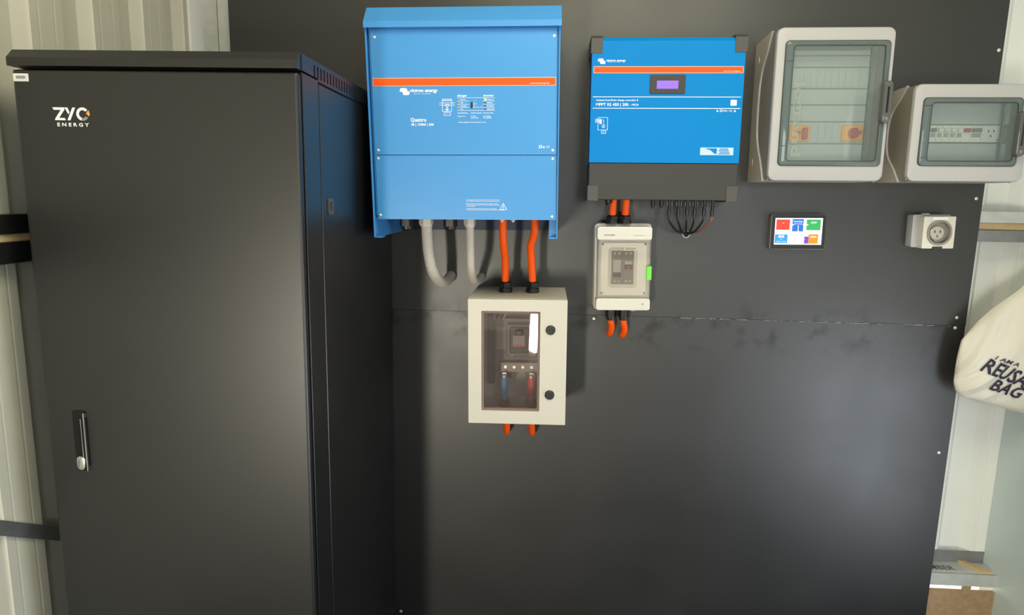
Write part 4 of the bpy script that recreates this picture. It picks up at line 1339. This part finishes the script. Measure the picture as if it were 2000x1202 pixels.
# ================================================================== CALICO BAG
XA, XB = 1.290, 1.562
def lerp_table(t, tab):
    for (a, va), (b, vb_) in zip(tab, tab[1:]):
        if t <= b:
            f = (t - a) / (b - a)
            return va + (vb_ - va) * f
    return tab[-1][1]
TOPZ = [(1.290, 1.015), (1.298, 1.090), (1.335, 1.148), (1.371, 1.188), (1.445, 1.251), (1.490, 1.300), (1.520, 1.360), (1.540, 1.370), (1.562, 1.290)]
BOTZ = [(1.290, 0.958), (1.300, 0.924), (1.322, 0.907), (1.385, 0.891), (1.446, 0.877), (1.510, 0.861), (1.562, 0.862)]
def bag_front(x, z):
    zt, zb = lerp_table(x, TOPZ), lerp_table(x, BOTZ)
    v = min(max((z - zb) / max(zt - zb, 1e-4), 0), 1)
    u = min(max((x - XA) / (XB - XA), 0), 1)
    bulge = (max(0.0, 4 * v * (1 - v)) ** 0.5) * (max(0.0, min(1, u * 3.5)) ** 0.5)
    s = (x - 1.29) * 0.78 - (z - 0.94) * 0.62
    q = math.sin(s * 88 + 2 * math.sin(z * 17))
    cr = 0.007 * (q * abs(q)) * max(0, 1 - u * 1.7) + 0.004 * math.sin(s * 41 + 0.8) * max(0, 1 - u * 1.5) + 0.005 * math.sin((x * 0.6 - z * 0.8) * 60 + 1.3) * max(0, v - 0.45)
    cr += 0.0015 * math.sin(x * 41 + z * 23)
    return -0.060 - 0.045 * bulge - 1.6 * cr * min(1, bulge * 1.6)
bag = thing('tote_bag', 'cream cloth shopping bag with dark brush lettering, hanging right of the boards', 'bag', (0, 0, 0))
bm = new_bm()
NX, NZ = 56, 56
fr, bk = [], []
for i in range(NX + 1):
    x = XA + (XB - XA) * (i / NX) ** 1.15
    zt, zb = lerp_table(x, TOPZ), lerp_table(x, BOTZ)
    colf, colb = [], []
    for j in range(NZ + 1):
        z = zb + (zt - zb) * j / NZ
        yf = bag_front(x, z)
        colf.append(bm.verts.new((x, yf, z)))
        v = j / NZ
        edge_ = i in (0, NX) or j in (0, NZ)
        colb.append(colf[-1] if edge_ else bm.verts.new((x, -0.055 + 0.035 * 4 * v * (1 - v) * min(1, 4 * i / NX) * min(1, 4 * (NX - i) / NX), z)))
    fr.append(colf)
    bk.append(colb)
for i in range(NX):
    for j in range(NZ):
        bm.faces.new((fr[i][j], fr[i + 1][j], fr[i + 1][j + 1], fr[i][j + 1]))
        q = (bk[i][j], bk[i][j + 1], bk[i + 1][j + 1], bk[i + 1][j])
        try:
            bm.faces.new(q)
        except ValueError:
            pass
bo = obj('cloth', bm, CLOTH, bag, smooth=True)
bm = new_bm()
tube(bm, [(1.512, -0.066, 1.352), (1.512, -0.075, 1.44), (1.527, -0.084, 1.500), (1.540, -0.075, 1.44), (1.548, -0.064, 1.340)], 0.006, n=8, step=0.02)
obj('strap', bm, CLOTH, bag, smooth=True)
wp = new_bm()
ft = lambda x, z: bag_front(x, z) - 0.0040
text(wp, 'I AM A', 1.3740, 1.0420, 0, w=0.072, h=0.0125, bold=0.01, rot=-0.30, shear=0.25, fit=ft)
obj('lettering', wp, INK, bo)
wp = new_bm()
text(wp, 'REUSABLE', 1.3390, 1.0050, 0, w=0.222, h=0.0440, bold=0.022, rot=-0.36, shear=0.25, fit=ft)
obj('lettering', wp, INK, bo)
wp = new_bm()
text(wp, 'BAG', 1.3770, 0.9450, 0, w=0.102, h=0.0360, bold=0.022, rot=-0.30, shear=0.25, fit=ft)
obj('lettering', wp, INK, bo)
hk = thing('wall_hook', 'steel hook on the wall girt that the cloth bag hangs from', 'hook', (1.527, 0.021, 1.468))
obj('hook_plate', B(-0.012, 0.012, -0.003, 0.0, -0.015, 0.040), GALV, hk)
bm = new_bm()
tube(bm, [(0, -0.003, 0.03), (0, -0.06, 0.027), (0, -0.100, 0.022), (0, -0.122, 0.025), (0, -0.126, 0.045)], 0.004, n=8, step=0.01)
obj('hook_arm', bm, GALV, hk, smooth=True)
